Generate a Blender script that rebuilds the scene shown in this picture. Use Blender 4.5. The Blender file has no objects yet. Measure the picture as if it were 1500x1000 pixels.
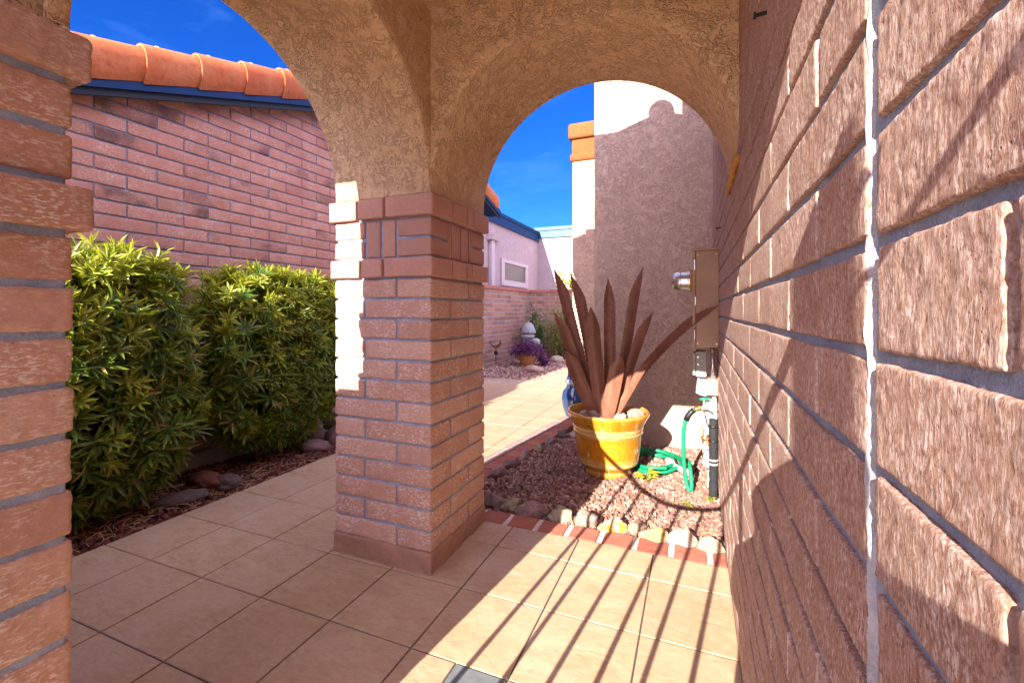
# Courtyard entry seen from under a stucco arch.  Built in "tile" units (one floor tile = 1) and scaled by S to metres.
import bpy, math, random
import numpy as np
from mathutils import Vector, Matrix, noise, geometry
S = 0.4
R = random.Random(7)
SC = bpy.context.scene
COL = SC.collection
PI = math.pi

# ------------------------------------------------------------------ mesh helpers
class MB:
    def __init__(s):
        s.v = []; s.f = []; s.r = []; s.t = []
    def add(s, vs, fs, r=0.5, t=0.0):
        n = len(s.v)
        s.v.extend([tuple(p) for p in vs])
        s.f.extend([tuple(i + n for i in f) for f in fs])
        s.r.extend(r if isinstance(r, (list, tuple)) else [r] * len(vs))
        s.t.extend(t if isinstance(t, (list, tuple)) else [t] * len(vs))

def obj(name, mb, mat, parent=None, smooth=False, base=None, autosmooth=None):
    """one mesh object from an MB whose vertices are in world tile units"""
    b = Vector((0, 0, 0))
    if parent is not None:
        p = parent
        while p.parent is not None: p = p.parent
        b = Vector(p['_b'])
    elif base is not None:
        b = Vector(base)
    v = (np.array(mb.v, dtype=np.float32).reshape(-1, 3) - np.array(b, dtype=np.float32)) * S
    me = bpy.data.meshes.new(name)
    me.from_pydata(v.tolist(), [], mb.f)
    me.update()
    a = me.attributes.new('rnd', 'FLOAT', 'POINT'); a.data.foreach_set('value', np.array(mb.r, dtype=np.float32))
    a = me.attributes.new('tip', 'FLOAT', 'POINT'); a.data.foreach_set('value', np.array(mb.t, dtype=np.float32))
    if smooth:
        me.polygons.foreach_set('use_smooth', [True] * len(me.polygons))
        if autosmooth: me.set_sharp_from_angle(angle=math.radians(autosmooth))
    me.materials.append(mat)
    o = bpy.data.objects.new(name, me)
    COL.objects.link(o)
    if parent is not None: o.parent = parent
    else: o.location = b * S; o['_b'] = tuple(b)
    return o

def tag(o, label, cat, group=None, kind='thing'):
    o['label'] = label; o['category'] = cat; o['kind'] = kind
    if group: o['group'] = group
    return o
def thing(name, label, cat, base, group=None, kind='thing'):
    o = bpy.data.objects.new(name, None); COL.objects.link(o)
    o.location = Vector(base) * S; o['_b'] = tuple(base); o.empty_display_size = .1
    return tag(o, label, cat, group, kind)
def struct(name, mb, mat, base=(0, 0, 0), smooth=False, kind='structure'):
    o = obj(name, mb, mat, None, smooth, base); o['kind'] = kind
    return o

def fbm(p, f=1.0, o=3):
    return noise.fractal(Vector((p[0] * f, p[1] * f, p[2] * f)), 1.0, 2.0, o)

def box(mb, lo, hi, b=0.0, r=.5):
    (x0, y0, z0), (x1, y1, z1) = lo, hi
    if b <= 0:
        vs = [(x0,y0,z0),(x1,y0,z0),(x1,y1,z0),(x0,y1,z0),(x0,y0,z1),(x1,y0,z1),(x1,y1,z1),(x0,y1,z1)]
        mb.add(vs, [(0,3,2,1),(4,5,6,7),(0,1,5,4),(1,2,6,5),(2,3,7,6),(3,0,4,7)], r)
    else:
        rbrick(mb, lo, hi, 9e9, b, 0.0, r)

def axis(lo, hi, rd, res):
    L = hi - lo
    rd = min(rd, L * .45)
    n = max(1, int(math.ceil((L - 2 * rd) / res)))
    return [lo, lo + rd * .5] + [lo + rd + (L - 2 * rd) * i / n for i in range(n + 1)] + [hi - rd * .5, hi]

def rbrick(mb, lo, hi, res=.1, rd=.025, amp=.006, r=.5, faces='xXyYzZ', nf=9.0, wob=0.0, xf=None, oct=3):
    """rounded, roughened block; faces picks the sides that are built (x = low x ...)"""
    ax = [axis(lo[k], hi[k], rd, res) for k in range(3)]
    n = [len(a) - 1 for a in ax]
    cache = {}; vs = []; fs = []
    rr = [min(rd, (hi[k] - lo[k]) * .45) for k in range(3)]
    off = Vector((R.random() * 50, R.random() * 50, R.random() * 50))
    def vert(i, j, k):
        key = (i, j, k)
        q = cache.get(key)
        if q is not None: return q
        p = Vector((ax[0][i], ax[1][j], ax[2][k]))
        c = Vector([min(max(p[m], lo[m] + rr[m]), hi[m] - rr[m]) for m in range(3)])
        d = p - c
        if d.length > 1e-9:
            d.normalize(); q2 = c + d * rd
            if amp: 
                nz = fbm(q2 + off, nf, oct)
                q2 = q2 + d * (amp * nz)
        else: q2 = p
        if wob:
            q2 = q2 + Vector((noise.noise(q2 * 2.3 + off), noise.noise(q2 * 2.3 + off + Vector((9, 0, 0))), noise.noise(q2 * 2.3 + off + Vector((0, 9, 0))))) * wob
        if xf: q2 = xf(q2)
        cache[key] = len(vs); vs.append(q2)
        return len(vs) - 1
    for ch in faces:
        a = 'xyz'.index(ch.lower()); up = ch.isupper()
        b, c = [(1, 2), (2, 0), (0, 1)][a]
        fix = n[a] if up else 0
        for u in range(n[b]):
            for w in range(n[c]):
                q = []
                for du, dw in ((0, 0), (1, 0), (1, 1), (0, 1)):
                    t = [0, 0, 0]; t[a] = fix; t[b] = u + du; t[c] = w + dw
                    q.append(vert(*t))
                fs.append(tuple(q) if up else tuple(q[::-1]))
    mb.add(vs, fs, r)

def prism(mb, poly, a, lo, hi, r=.5):
    """extrude a 2-D polygon along axis a"""
    n = len(poly)
    def P(u, w, t):
        return {0: (t, u, w), 1: (u, t, w), 2: (u, w, t)}[a]
    vs = [P(u, w, lo) for u, w in poly] + [P(u, w, hi) for u, w in poly]
    fs = [tuple(range(n))[::-1], tuple(range(n, 2 * n))] + [(i, (i + 1) % n, (i + 1) % n + n, i + n) for i in range(n)]
    mb.add(vs, fs, r)

def tube(mb, pts, rad, seg=8, r=.5, caps=True, flat=None):
    pts = [Vector(p) for p in pts]; n = len(pts)
    rads = rad if isinstance(rad, (list, tuple)) else [rad] * n
    vs = []; fs = []; prev = None
    for i, p in enumerate(pts):
        t = (pts[min(i + 1, n - 1)] - pts[max(i - 1, 0)]).normalized()
        if prev is None:
            up = Vector((0, 0, 1)) if abs(t.z) < .9 else Vector((1, 0, 0))
            a = t.cross(up).normalized()
        else:
            a = (prev - t * prev.dot(t)).normalized()
        prev = a; b = t.cross(a)
        for k in range(seg):
            th = 2 * PI * k / seg
            vs.append(p + (a * math.cos(th) + b * math.sin(th)) * rads[i])
    for i in range(n - 1):
        for k in range(seg):
            k2 = (k + 1) % seg
            fs.append((i * seg + k, i * seg + k2, (i + 1) * seg + k2, (i + 1) * seg + k))
    if caps:
        fs.append(tuple(range(seg))[::-1]); fs.append(tuple((n - 1) * seg + k for k in range(seg)))
    mb.add(vs, fs, r)

def lathe(mb, prof, c, seg=48, r=.5, ax='z', wob=0.0):
    vs = []; fs = []; n = len(prof)
    for rad, h in prof:
        for k in range(seg):
            th = 2 * PI * k / seg
            x, y = rad * math.cos(th), rad * math.sin(th)
            if wob: 
                w = 1 + wob * noise.noise(Vector((math.cos(th) * 1.5, math.sin(th) * 1.5, h * 2)))
                x *= w; y *= w
            vs.append({'z': (c[0] + x, c[1] + y, c[2] + h), 'x': (c[0] + h, c[1] + x, c[2] + y), 'y': (c[0] + y, c[1] + h, c[2] + x)}[ax])
    for i in range(n - 1):
        for k in range(seg):
            k2 = (k + 1) % seg
            fs.append((i * seg + k, i * seg + k2, (i + 1) * seg + k2, (i + 1) * seg + k))
    if prof[0][0] > 1e-6: fs.append(tuple(range(seg))[::-1])
    if prof[-1][0] > 1e-6: fs.append(tuple((n - 1) * seg + k for k in range(seg)))
    mb.add(vs, fs, r)

_ico = {}
def ico(level):
    if level not in _ico:
        import bmesh
        bm = bmesh.new(); bmesh.ops.create_icosphere(bm, subdivisions=level, radius=1)
        _ico[level] = ([v.co.copy() for v in bm.verts], [tuple(v.index for v in f.verts) for f in bm.faces]); bm.free()
    return _ico[level]

def rock(mb, c, size, seed, level=3, amp=.28, facet=True, rz=0.0, nf=1.3, r=.5):
    vs0, fs = ico(level); off = Vector((seed * 7.13, seed * 3.7, seed * 1.9)); vs = []
    rr = random.Random(seed)
    planes = [(Vector((rr.gauss(0, 1), rr.gauss(0, 1), rr.gauss(0, .8))).normalized(), rr.uniform(.55, .85)) for _ in range(13)] if facet else []
    for v in vs0:
        p = v * (1 + amp * fbm(v + off, nf, 4))
        for nrm, d in planes:
            e = p.dot(nrm) - d
            if e > 0: p = p - nrm * e * .97
        p = p + v * .03 * fbm(v + off, 6, 3)
        x, y, z = p.x * size[0], p.y * size[1], p.z * size[2]
        vs.append((c[0] + x * math.cos(rz) - y * math.sin(rz), c[1] + x * math.sin(rz) + y * math.cos(rz), c[2] + z))
    mb.add(vs, fs, r)

def pebbles(mb, n, place, smin, smax, flat=.6, seed=1):
    """many small stones in one mesh; place(rng) -> (x,y,z) or None"""
    rg = np.random.default_rng(seed); rr = random.Random(seed)
    bv = np.array([tuple(v) for v in ico(1)[0]]); bf = np.array(ico(1)[1])
    V = []; F = []; RR = []; k = 0
    for _ in range(n):
        p = place(rr)
        if p is None: continue
        q = rg.normal(size=4); q /= np.linalg.norm(q); w, x, y, z = q
        M = np.array([[1-2*(y*y+z*z), 2*(x*y-z*w), 2*(x*z+y*w)], [2*(x*y+z*w), 1-2*(x*x+z*z), 2*(y*z-x*w)], [2*(x*z-y*w), 2*(y*z+x*w), 1-2*(x*x+y*y)]])
        s = rr.uniform(smin, smax) * (1.5 if rr.random() < .07 else 1)
        vv = bv * (1 + rg.uniform(-.28, .22, size=(len(bv), 1)))
        vv = (vv * np.array([1.25, .9, flat])) @ M.T * s + np.array(p)
        V.append(vv); F.append(bf + k * len(bv)); RR.extend([rr.random()] * len(bv)); k += 1
    V = np.concatenate(V); F = np.concatenate(F); n0 = len(mb.v)
    mb.v.extend(map(tuple, V.tolist())); mb.f.extend(map(tuple, (F + n0).tolist())); mb.r.extend(RR); mb.t.extend([0.0] * len(RR))

def leafblade(mb, base, d, L, w, nrm, droop=.15, r=.5, t0=0.0, fold=.25):
    d = d.normalized(); s = d.cross(nrm)
    if s.length < 1e-4: s = d.cross(Vector((1, .3, .2)))
    s.normalize(); n2 = s.cross(d).normalized()
    vs = [base]; g = n2 * -droop * L
    for t, ww in ((.35, .5), (.7, .46)):
        c = base + d * (L * t) + g * t * t
        vs += [c - s * ww * w + n2 * fold * w, c, c + s * ww * w + n2 * fold * w]
    vs.append(base + d * L + g)
    fs = [(0, 2, 1), (0, 3, 2), (1, 2, 5, 4), (2, 3, 6, 5), (4, 5, 7), (5, 6, 7)]
    mb.add(vs, fs, r, [t0, t0, t0, t0, t0 + .15, t0 + .15, t0 + .15, t0 + .5])

# ------------------------------------------------------------------ materials
class NT:
    def __init__(s, name):
        s.m = bpy.data.materials.new(name); s.m.use_nodes = True
        s.t = s.m.node_tree; s.b = s.t.nodes['Principled BSDF']; s.out = s.t.nodes['Material Output']
        s.co = s.n('ShaderNodeTexCoord').outputs['Object']
    def n(s, typ, **kw):
        nd = s.t.nodes.new(typ)
        for k, v in kw.items(): setattr(nd, k, v)
        return nd
    def l(s, a, b): s.t.links.new(a, b)
    def set(s, sock, v):
        if isinstance(v, bpy.types.NodeSocket): s.l(v, sock)
        elif v is not None:
            if hasattr(sock.default_value, '__len__') and not hasattr(v, '__len__'): v = (v, v, v)
            if hasattr(sock.default_value, '__len__') and len(sock.default_value) == 4 and len(v) == 3: v = (*v, 1)
            sock.default_value = v
    def attr(s, a): return s.n('ShaderNodeAttribute', attribute_name=a).outputs['Fac']
    def noise(s, scale, detail=4, rough=.55, dist=0.0, vec=None, out='Fac'):
        nd = s.n('ShaderNodeTexNoise'); nd.inputs['Scale'].default_value = scale; nd.inputs['Detail'].default_value = detail
        nd.inputs['Roughness'].default_value = rough; nd.inputs['Distortion'].default_value = dist
        s.l(vec or s.co, nd.inputs['Vector']); return nd.outputs[out]
    def voro(s, scale, feature='F1', vec=None, out='Distance', rnd=1.0):
        nd = s.n('ShaderNodeTexVoronoi', feature=feature); nd.inputs['Scale'].default_value = scale
        nd.inputs['Randomness'].default_value = rnd
        s.l(vec or s.co, nd.inputs['Vector']); return nd.outputs[out]
    def mapping(s, sc=(1, 1, 1), rot=(0, 0, 0), vec=None, loc=(0, 0, 0)):
        nd = s.n('ShaderNodeMapping'); nd.inputs['Scale'].default_value = sc; nd.inputs['Rotation'].default_value = rot; nd.inputs['Location'].default_value = loc
        s.l(vec or s.co, nd.inputs['Vector']); return nd.outputs['Vector']
    def ramp(s, fac, stops, interp='LINEAR'):
        nd = s.n('ShaderNodeValToRGB'); cr = nd.color_ramp; cr.interpolation = interp
        while len(cr.elements) < len(stops): cr.elements.new(0.5)
        for e, (p, c) in zip(cr.elements, stops):
            e.position = p; e.color = (c, c, c, 1) if not hasattr(c, '__len__') else (*c, 1)
        s.l(fac, nd.inputs['Fac']); return nd.outputs['Color']
    def mix(s, fac, a, b, mode='MIX'):
        nd = s.n('ShaderNodeMix', data_type='RGBA', blend_type=mode)
        s.set(nd.inputs['Factor'], fac); s.set(nd.inputs[6], a); s.set(nd.inputs[7], b); return nd.outputs[2]
    def math(s, op, a, b=None, clamp=False):
        nd = s.n('ShaderNodeMath', operation=op, use_clamp=clamp); s.set(nd.inputs[0], a)
        if b is not None: s.set(nd.inputs[1], b)
        return nd.outputs[0]
    def bump(s, h, strength=.5, dist=.01, nrm=None):
        nd = s.n('ShaderNodeBump'); nd.inputs['Strength'].default_value = strength; nd.inputs['Distance'].default_value = dist
        s.l(h, nd.inputs['Height'])
        if nrm: s.l(nrm, nd.inputs['Normal'])
        return nd.outputs['Normal']
    def fin(s, col=None, rough=None, nrm=None, metal=None, spec=None, coat=None):
        if col is not None: s.set(s.b.inputs['Base Color'], col)
        if rough is not None: s.set(s.b.inputs['Roughness'], rough)
        if nrm is not None: s.l(nrm, s.b.inputs['Normal'])
        if metal is not None: s.set(s.b.inputs['Metallic'], metal)
        if spec is not None: s.b.inputs['Specular IOR Level'].default_value = spec
        if coat is not None: s.b.inputs['Coat Weight'].default_value = coat; s.b.inputs['Coat Roughness'].default_value = .06
        return s.m

def m_brick(name, c1, c2, c3, fleck=.5, streak='h', burn=0.0, rough_amp=.003, fine=1.0, tex=1.0):
    s = NT(name); rnd = s.attr('rnd')
    col = s.ramp(rnd, [(0, c1), (.45, c2), (.8, c3), (1, tuple(.82 * a + .03 for a in c1))])
    n1 = s.noise(9, 5, .6); col = s.mix(s.ramp(n1, [(.3, 0), (.75, .55)]), col, tuple(a * .72 for a in c2))
    n2 = s.noise(55, 4, .7); col = s.mix(s.ramp(n2, [(.35, .35), (.65, 0)]), col, tuple(a * .6 for a in c2))
    # pale lime flecks dragged along the block face
    sc = {'h': (34, 34, 105), 'v': (75, 75, 12)}[streak]
    f = s.noise(2.2, 5, .62, vec=s.mapping(tuple(a * (1 + (tex - 1) * .4) for a in sc))); big = s.noise(6.5, 3)
    fl = s.math('MULTIPLY', s.ramp(f, [(.51, 0), (.60, 1)]), s.ramp(big, [(.38, .12), (.62, 1)]))
    col = s.mix(s.math('MULTIPLY', fl, fleck), col, (.74, .64, .58))
    pit = s.ramp(s.voro(85), [(.04, 1), (.13, 0)]); pm = s.ramp(s.noise(24, 2), [(.52, 0), (.6, 1)])
    pit = s.math('MULTIPLY', pit, pm)
    col = s.mix(s.math('MULTIPLY', pit, .7), col, (.1, .05, .035))
    if burn:
        b = s.math('MULTIPLY', s.ramp(s.noise(3.2, 3, .5), [(.5, 0), (.66, 1)]), s.ramp(rnd, [(.0, 0), (.55, 0), (.6, 1), (1, 1)]))
        col = s.mix(s.math('MULTIPLY', b, burn), col, (.07, .04, .045))
    h = s.math('ADD', s.math('MULTIPLY', s.noise(38 * tex, 6, .68), 1.0), s.math('MULTIPLY', f, .6))
    h = s.math('SUBTRACT', h, s.math('MULTIPLY', pit, .8))
    return s.fin(col, .88, s.bump(h, .8 * fine, rough_amp), spec=.25)

def m_mortar(name, c, c2):
    s = NT(name)
    col = s.mix(s.ramp(s.noise(30, 5, .65), [(.3, 0), (.7, 1)]), c, c2)
    sand = s.noise(260, 3, .8); col = s.mix(s.ramp(sand, [(.4, .4), (.6, 0)]), col, tuple(a * .65 for a in c))
    col = s.mix(s.ramp(s.noise(9, 4, .7), [(.5, 0), (.7, .5)]), col, tuple(min(1, a * 1.45) for a in c2))
    return s.fin(col, .9, s.bump(s.math('ADD', s.noise(60, 6, .7), s.math('MULTIPLY', sand, .5)), .9, .005), spec=.2)

def m_stucco(name, c, c2, scale=1.0, depth=1.0):
    s = NT(name)
    w = s.noise(9 * scale, 3, .5, out='Color')
    nd = s.n('ShaderNodeVectorMath', operation='MULTIPLY_ADD'); s.l(w, nd.inputs[0]); nd.inputs[1].default_value = (.11 / scale,) * 3; s.l(s.co, nd.inputs[2])
    vec = nd.outputs[0]
    worm = s.math('ABSOLUTE', s.math('SUBTRACT', s.noise(27 * scale, 2.5, .5, 0.7, vec), .5))
    groove = s.ramp(worm, [(.0, 0), (.035, .35), (.085, 1)], 'EASE')
    keep = s.ramp(s.noise(13 * scale, 2), [(.34, 1), (.52, 0)])
    g = s.math('MAXIMUM', groove, s.math('MULTIPLY', keep, .9))
    h = s.math('ADD', g, s.math('MULTIPLY', s.noise(70 * scale, 5, .7), .55))
    h = s.math('ADD', h, s.math('MULTIPLY', s.noise(16 * scale, 3), .3))
    col = s.mix(s.ramp(s.noise(2.2, 4, .6), [(.3, 0), (.75, 1)]), c, c2)
    return s.fin(col, .92, s.bump(h, .85, .011 * depth / scale), spec=.15)

def m_simple(name, c, rough=.5, metal=0.0, var=.25, bs=0, bd=.002, spec=.5, coat=None, vs=20):
    s = NT(name)
    n = s.noise(vs, 4, .6)
    col = s.mix(s.ramp(n, [(.3, 0), (.75, 1)]), c, tuple(a * (1 - var) for a in c))
    nr = s.bump(s.noise(bs, 5, .65), .6, bd) if bs else None
    return s.fin(col, rough, nr, metal, spec, coat)

def m_tile():
    s = NT('patio_tile_ceramic'); rnd = s.attr('rnd')
    base = s.ramp(rnd, [(0, (.52, .385, .245)), (.5, (.57, .43, .28)), (1, (.495, .37, .25))])
    m1 = s.noise(5.5, 6, .68, .6, s.mapping((1, 1.9, 1)))
    col = s.mix(s.ramp(m1, [(.36, 0), (.66, .85)]), base, (.45, .285, .15))
    m2 = s.noise(26, 6, .75, 1.0, s.mapping((.7, 2.2, 1)))
    col = s.mix(s.ramp(m2, [(.46, 0), (.66, .75)]), col, (.34, .205, .13))
    m3 = s.noise(2.6, 4, .6); col = s.mix(s.ramp(m3, [(.4, 0), (.7, .5)]), col, (.62, .475, .33))
    sp = s.ramp(s.voro(48), [(.03, 1), (.07, 0)]); spm = s.ramp(s.noise(18, 1), [(.6, 0), (.66, 1)])
    col = s.mix(s.math('MULTIPLY', s.math('MULTIPLY', sp, spm), .5), col, (.22, .15, .11))
    dirt = s.math('MULTIPLY', s.ramp(s.noise(1.3, 5, .65), [(.45, 0), (.72, .5)]), s.ramp(s.noise(40, 4, .7), [(.3, .2), (.65, 1)]))
    col = s.mix(dirt, col, (.30, .19, .12))
    h = s.math('ADD', s.noise(7, 4, .5), s.math('MULTIPLY', m2, .3))
    return s.fin(col, s.ramp(m1, [(.3, .42), (.7, .6)]), s.bump(h, .25, .003), spec=.4)

def m_leaf(name, dark, mid, young, dead=(.36, .2, .08), trans=.28):
    s = NT(name); rnd = s.attr('rnd'); tip = s.attr('tip')
    col = s.ramp(rnd, [(0, dark), (.45, mid), (.90, tuple(a * 1.25 for a in mid)), (.925, dead), (1, dead)])
    col = s.mix(tip, col, young)
    col = s.mix(s.ramp(s.noise(14, 3), [(.3, 0), (.7, .35)]), col, tuple(a * .55 for a in mid))
    s.fin(col, .38, spec=.45)
    tr = s.n('ShaderNodeBsdfTranslucent'); s.l(s.mix(.5, col, young), tr.inputs['Color'])
    ms = s.n('ShaderNodeMixShader'); ms.inputs[0].default_value = trans
    s.l(s.b.outputs[0], ms.inputs[1]); s.l(tr.outputs[0], ms.inputs[2]); s.l(ms.outputs[0], s.out.inputs['Surface'])
    return s.m

def m_pebble(name, stops, rough=.85):
    s = NT(name)
    col = s.ramp(s.attr('rnd'), stops, 'CONSTANT')
    col = s.mix(s.ramp(s.noise(60, 4, .7), [(.35, 0), (.7, .5)]), col, tuple(a * .5 for a in stops[1][1]))
    return s.fin(col, rough, s.bump(s.noise(110, 4), .5, .003), spec=.3)

def m_rock(name, c1, c2, c3, sc=14, vein=(.8, .75, .66), vein_amt=.5, rough=.75):
    c1, c2, c3, vein = [tuple(a * .74 for a in c) for c in (c1, c2, c3, vein)]
    s = NT(name)
    n = s.noise(sc, 5, .65, 1.2)
    col = s.ramp(n, [(.28, c1), (.5, c2), (.72, c3)])
    v = s.math('ABSOLUTE', s.math('SUBTRACT', s.noise(sc * .6, 4, .6, 2.0), .5))
    col = s.mix(s.math('MULTIPLY', s.ramp(v, [(0, 1), (.05, 0)]), vein_amt), col, vein)
    return s.fin(col, rough, s.bump(s.noise(sc * 3, 6, .7), .7, .008), spec=.35)

M = {}
M['brick_pillar'] = m_brick('slump_block_pink', (.56, .31, .235), (.65, .41, .315), (.52, .265, .18), 1.0, 'h', 0, .0032)
M['brick_smooth'] = m_brick('slump_block_smooth', (.59, .325, .25), (.63, .35, .275), (.48, .26, .22), .06, 'h', 0, .0016)
def m_wallblock():
    s = NT('slump_block_wall'); rnd = s.attr('rnd')
    col = s.ramp(rnd, [(0, (.45, .295, .235)), (.5, (.51, .345, .28)), (1, (.41, .265, .21))])
    g = s.noise(1.0, 6, .8, .1, s.mapping((210, 210, 120)))            # combed grain of the block face
    comb = s.noise(1.0, 4, .75, 0, s.mapping((330, 330, 30)))
    patch = s.noise(7, 4, .65); mid = s.noise(48, 4, .65)
    col = s.mix(s.ramp(patch, [(.35, .55), (.65, 0)]), col, (.33, .17, .12))
    col = s.mix(s.ramp(g, [(.38, .75), (.50, 0)]), col, (.20, .095, .065))
    lt = s.math('MULTIPLY', s.ramp(s.math('ADD', s.math('MULTIPLY', comb, .5), s.math('MULTIPLY', g, .5)), [(.50, 0), (.58, 1)]), s.ramp(s.noise(13, 3, .6), [(.36, .25), (.60, .9)]))
    col = s.mix(lt, col, (.74, .65, .62))
    pit = s.math('MULTIPLY', s.ramp(s.voro(150), [(.05, 1), (.18, 0)]), s.ramp(s.noise(34, 2), [(.48, 0), (.58, 1)]))
    col = s.mix(s.math('MULTIPLY', pit, .8), col, (.10, .05, .04))
    h = s.math('ADD', s.math('MULTIPLY', g, .8), s.math('MULTIPLY', comb, .7)); h = s.math('ADD', h, s.math('MULTIPLY', mid, .9)); h = s.math('SUBTRACT', h, s.math('MULTIPLY', pit, .6))
    return s.fin(col, .9, s.bump(h, .8, .0022), spec=.15)
M['brick_wall'] = m_wallblock()
M['brick_house'] = m_brick('slump_block_house', (.44, .195, .135), (.52, .25, .185), (.39, .165, .115), .6, 'h', .75, .003)
M['brick_far'] = m_brick('slump_block_far', (.36, .165, .10), (.42, .21, .13), (.30, .13, .08), .3, 'h', .5, .003)
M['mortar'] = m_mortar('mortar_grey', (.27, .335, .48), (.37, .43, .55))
M['mortar_dark'] = m_mortar('mortar_dark', (.17, .205, .30), (.24, .27, .36))
M['sealant'] = m_mortar('joint_sealant', (.36, .36, .39), (.5, .49, .5))
M['plinth'] = m_mortar('cement_plinth', (.44, .255, .18), (.36, .2, .145))
M['stucco_tan'] = m_stucco('stucco_tan', (.80, .57, .35), (.73, .51, .30), 1.35, 1.7)
M['stucco_block'] = m_stucco('stucco_beige', (.66, .485, .38), (.60, .43, .335), 1.25, 1.2)
M['stucco_mauve'] = m_stucco('stucco_mauve', (.46, .355, .37), (.42, .32, .335), .8, .6)
M['stucco_orange'] = m_stucco('stucco_orange', (.27, .10, .036), (.24, .085, .03), 1.6, .5)
M['tile'] = m_tile()
M['tile_grey'] = m_simple('tile_grey', (.19, .215, .225), .45, 0, .3, 30, .002)
M['grout'] = m_mortar('tile_grout', (.10, .085, .085), (.16, .14, .13))
M['grout_light'] = m_mortar('tile_grout_light', (.36, .28, .21), (.44, .35, .26))
M['bullnose'] = m_simple('bullnose_tile', (.42, .32, .28), .5, 0, .3, 30, .002)
def m_rooftile():
    s = NT('terracotta')
    col = s.ramp(s.attr('rnd'), [(0, (.36, .085, .026)), (.5, (.46, .125, .038)), (1, (.40, .085, .03))])
    col = s.mix(s.ramp(s.noise(5, 5, .7), [(.38, 0), (.7, .6)]), col, (.52, .22, .10))
    col = s.mix(s.ramp(s.noise(22, 5, .75), [(.5, 0), (.68, .55)]), col, (.22, .06, .03))
    return s.fin(col, .8, s.bump(s.noise(70, 5, .7), .6, .003), spec=.25)
M['roof_tile'] = m_rooftile()
M['roof_lip'] = m_simple('mortar_lip', (.6, .36, .2), .8, 0, .2)
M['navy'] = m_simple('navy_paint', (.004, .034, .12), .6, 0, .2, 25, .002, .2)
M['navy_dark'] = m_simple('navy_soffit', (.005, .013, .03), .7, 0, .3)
M['teal'] = m_simple('teal_paint', (.004, .07, .10), .45, 0, .2)
M['paver'] = m_brick('paver_red', (.40, .125, .08), (.46, .165, .11), (.34, .10, .07), .15, 'v', 0, .003)
M['paver_joint'] = m_mortar('paver_joint', (.62, .56, .5), (.7, .64, .57))
M['soil'] = m_mortar('soil', (.11, .055, .045), (.17, .085, .065))
M['ground'] = m_mortar('desert_ground', (.54, .42, .31), (.48, .37, .27))
M['gravel'] = m_pebble('gravel_red', [(0, (.35, .195, .155)), (.2, (.25, .125, .105)), (.45, (.42, .275, .215)), (.62, (.30, .16, .13)), (.8, (.54, .41, .32)), (.93, (.17, .09, .08))])
M['mulch'] = m_pebble('mulch_red', [(0, (.19, .06, .045)), (.25, (.14, .045, .035)), (.5, (.26, .10, .07)), (.7, (.11, .04, .035)), (.88, (.33, .16, .10)), (.95, (.07, .035, .03))])
M['straw'] = m_simple('straw', (.55, .36, .15), .7, 0, .4)
M['leaf'] = m_leaf('podocarpus_leaf', (.02, .085, .022), (.06, .175, .032), (.56, .58, .05), trans=.34)
M['leaf_dark'] = m_leaf('shrub_leaf_dark', (.02, .06, .03), (.04, .11, .04), (.2, .3, .06))
M['leaf_light'] = m_leaf('shrub_leaf_light', (.12, .18, .04), (.2, .26, .05), (.5, .42, .12))
M['leaf_yellow'] = m_leaf('citrus_leaf', (.14, .22, .02), (.26, .34, .03), (.6, .55, .06))
M['leaf_purple'] = m_leaf('purple_leaf', (.07, .02, .07), (.13, .035, .12), (.3, .09, .26), (.4, .16, .3))
M['stem'] = m_simple('stem_bark', (.14, .085, .055), .85, 0, .4, 60, .004)
M['hose'] = m_simple('hose_rubber', (.0, .25, .115), .5, 0, .35)
M['black'] = m_simple('black_plastic', (.012, .012, .015), .45, 0, .2)
M['foam'] = m_simple('pipe_foam', (.018, .018, .022), .85, 0, .4, 45, .01)
M['brass'] = m_simple('brass', (.65, .42, .14), .35, .9, .2)
M['steel'] = m_simple('galvanised', (.68, .70, .74), .24, .9, .2)
M['iron'] = m_simple('iron_black', (.02, .018, .018), .5, .4, .2)
M['box_tan'] = m_simple('painted_tan_metal', (.52, .33, .215), .5, 0, .22, 22, .002, vs=5)
M['box_grey'] = m_simple('grey_plastic', (.42, .40, .37), .55, 0, .3, 30, .002)
M['box_blue'] = m_simple('grey_metal', (.30, .34, .42), .35, .5, .2)
M['white_pvc'] = m_simple('white_paint', (.80, .77, .72), .5, 0, .12, 40, .002)
M['orange_pl'] = m_simple('orange_plastic', (.8, .13, .02), .45)
M['teal_pl'] = m_simple('green_plastic', (.0, .32, .2), .45)
M['foam_yellow'] = m_simple('foam_sealant', (.62, .32, .06), .7, 0, .3, 50, .004)
M['concrete'] = m_mortar('footing_concrete', (.40, .36, .34), (.34, .30, .28))
M['pot_terra'] = m_simple('pot_terracotta', (.50, .20, .055), .6, 0, .3, 30, .002)
M['blue_glaze'] = m_simple('blue_glaze', (.02, .055, .16), .18, 0, .5, 0, coat=.6)
M['statue'] = m_rock('statue_stone', (.26, .27, .30), (.36, .37, .40), (.2, .23, .28), 10, (.7, .7, .7), .2, .6)
M['glass'] = m_simple('window_glass', (.07, .075, .08), .25, 0, .3, spec=.3)
M['white_frame'] = m_simple('window_frame', (.52, .43, .45), .6)

def m_rust():
    s = NT('rusted_steel')
    n = s.noise(11, 6, .7, .4, s.mapping((1, 1, .45)))
    col = s.ramp(n, [(.3, (.16, .062, .037)), (.5, (.235, .098, .06)), (.72, (.31, .14, .09))])
    col = s.mix(s.ramp(s.noise(75, 4, .7), [(.45, 0), (.7, .4)]), col, (.12, .04, .022))
    return s.fin(col, s.ramp(n, [(.3, .36), (.7, .55)]), s.bump(s.noise(50, 5, .7), .35, .002), .25, spec=.4)
M['rust'] = m_rust()

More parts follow.
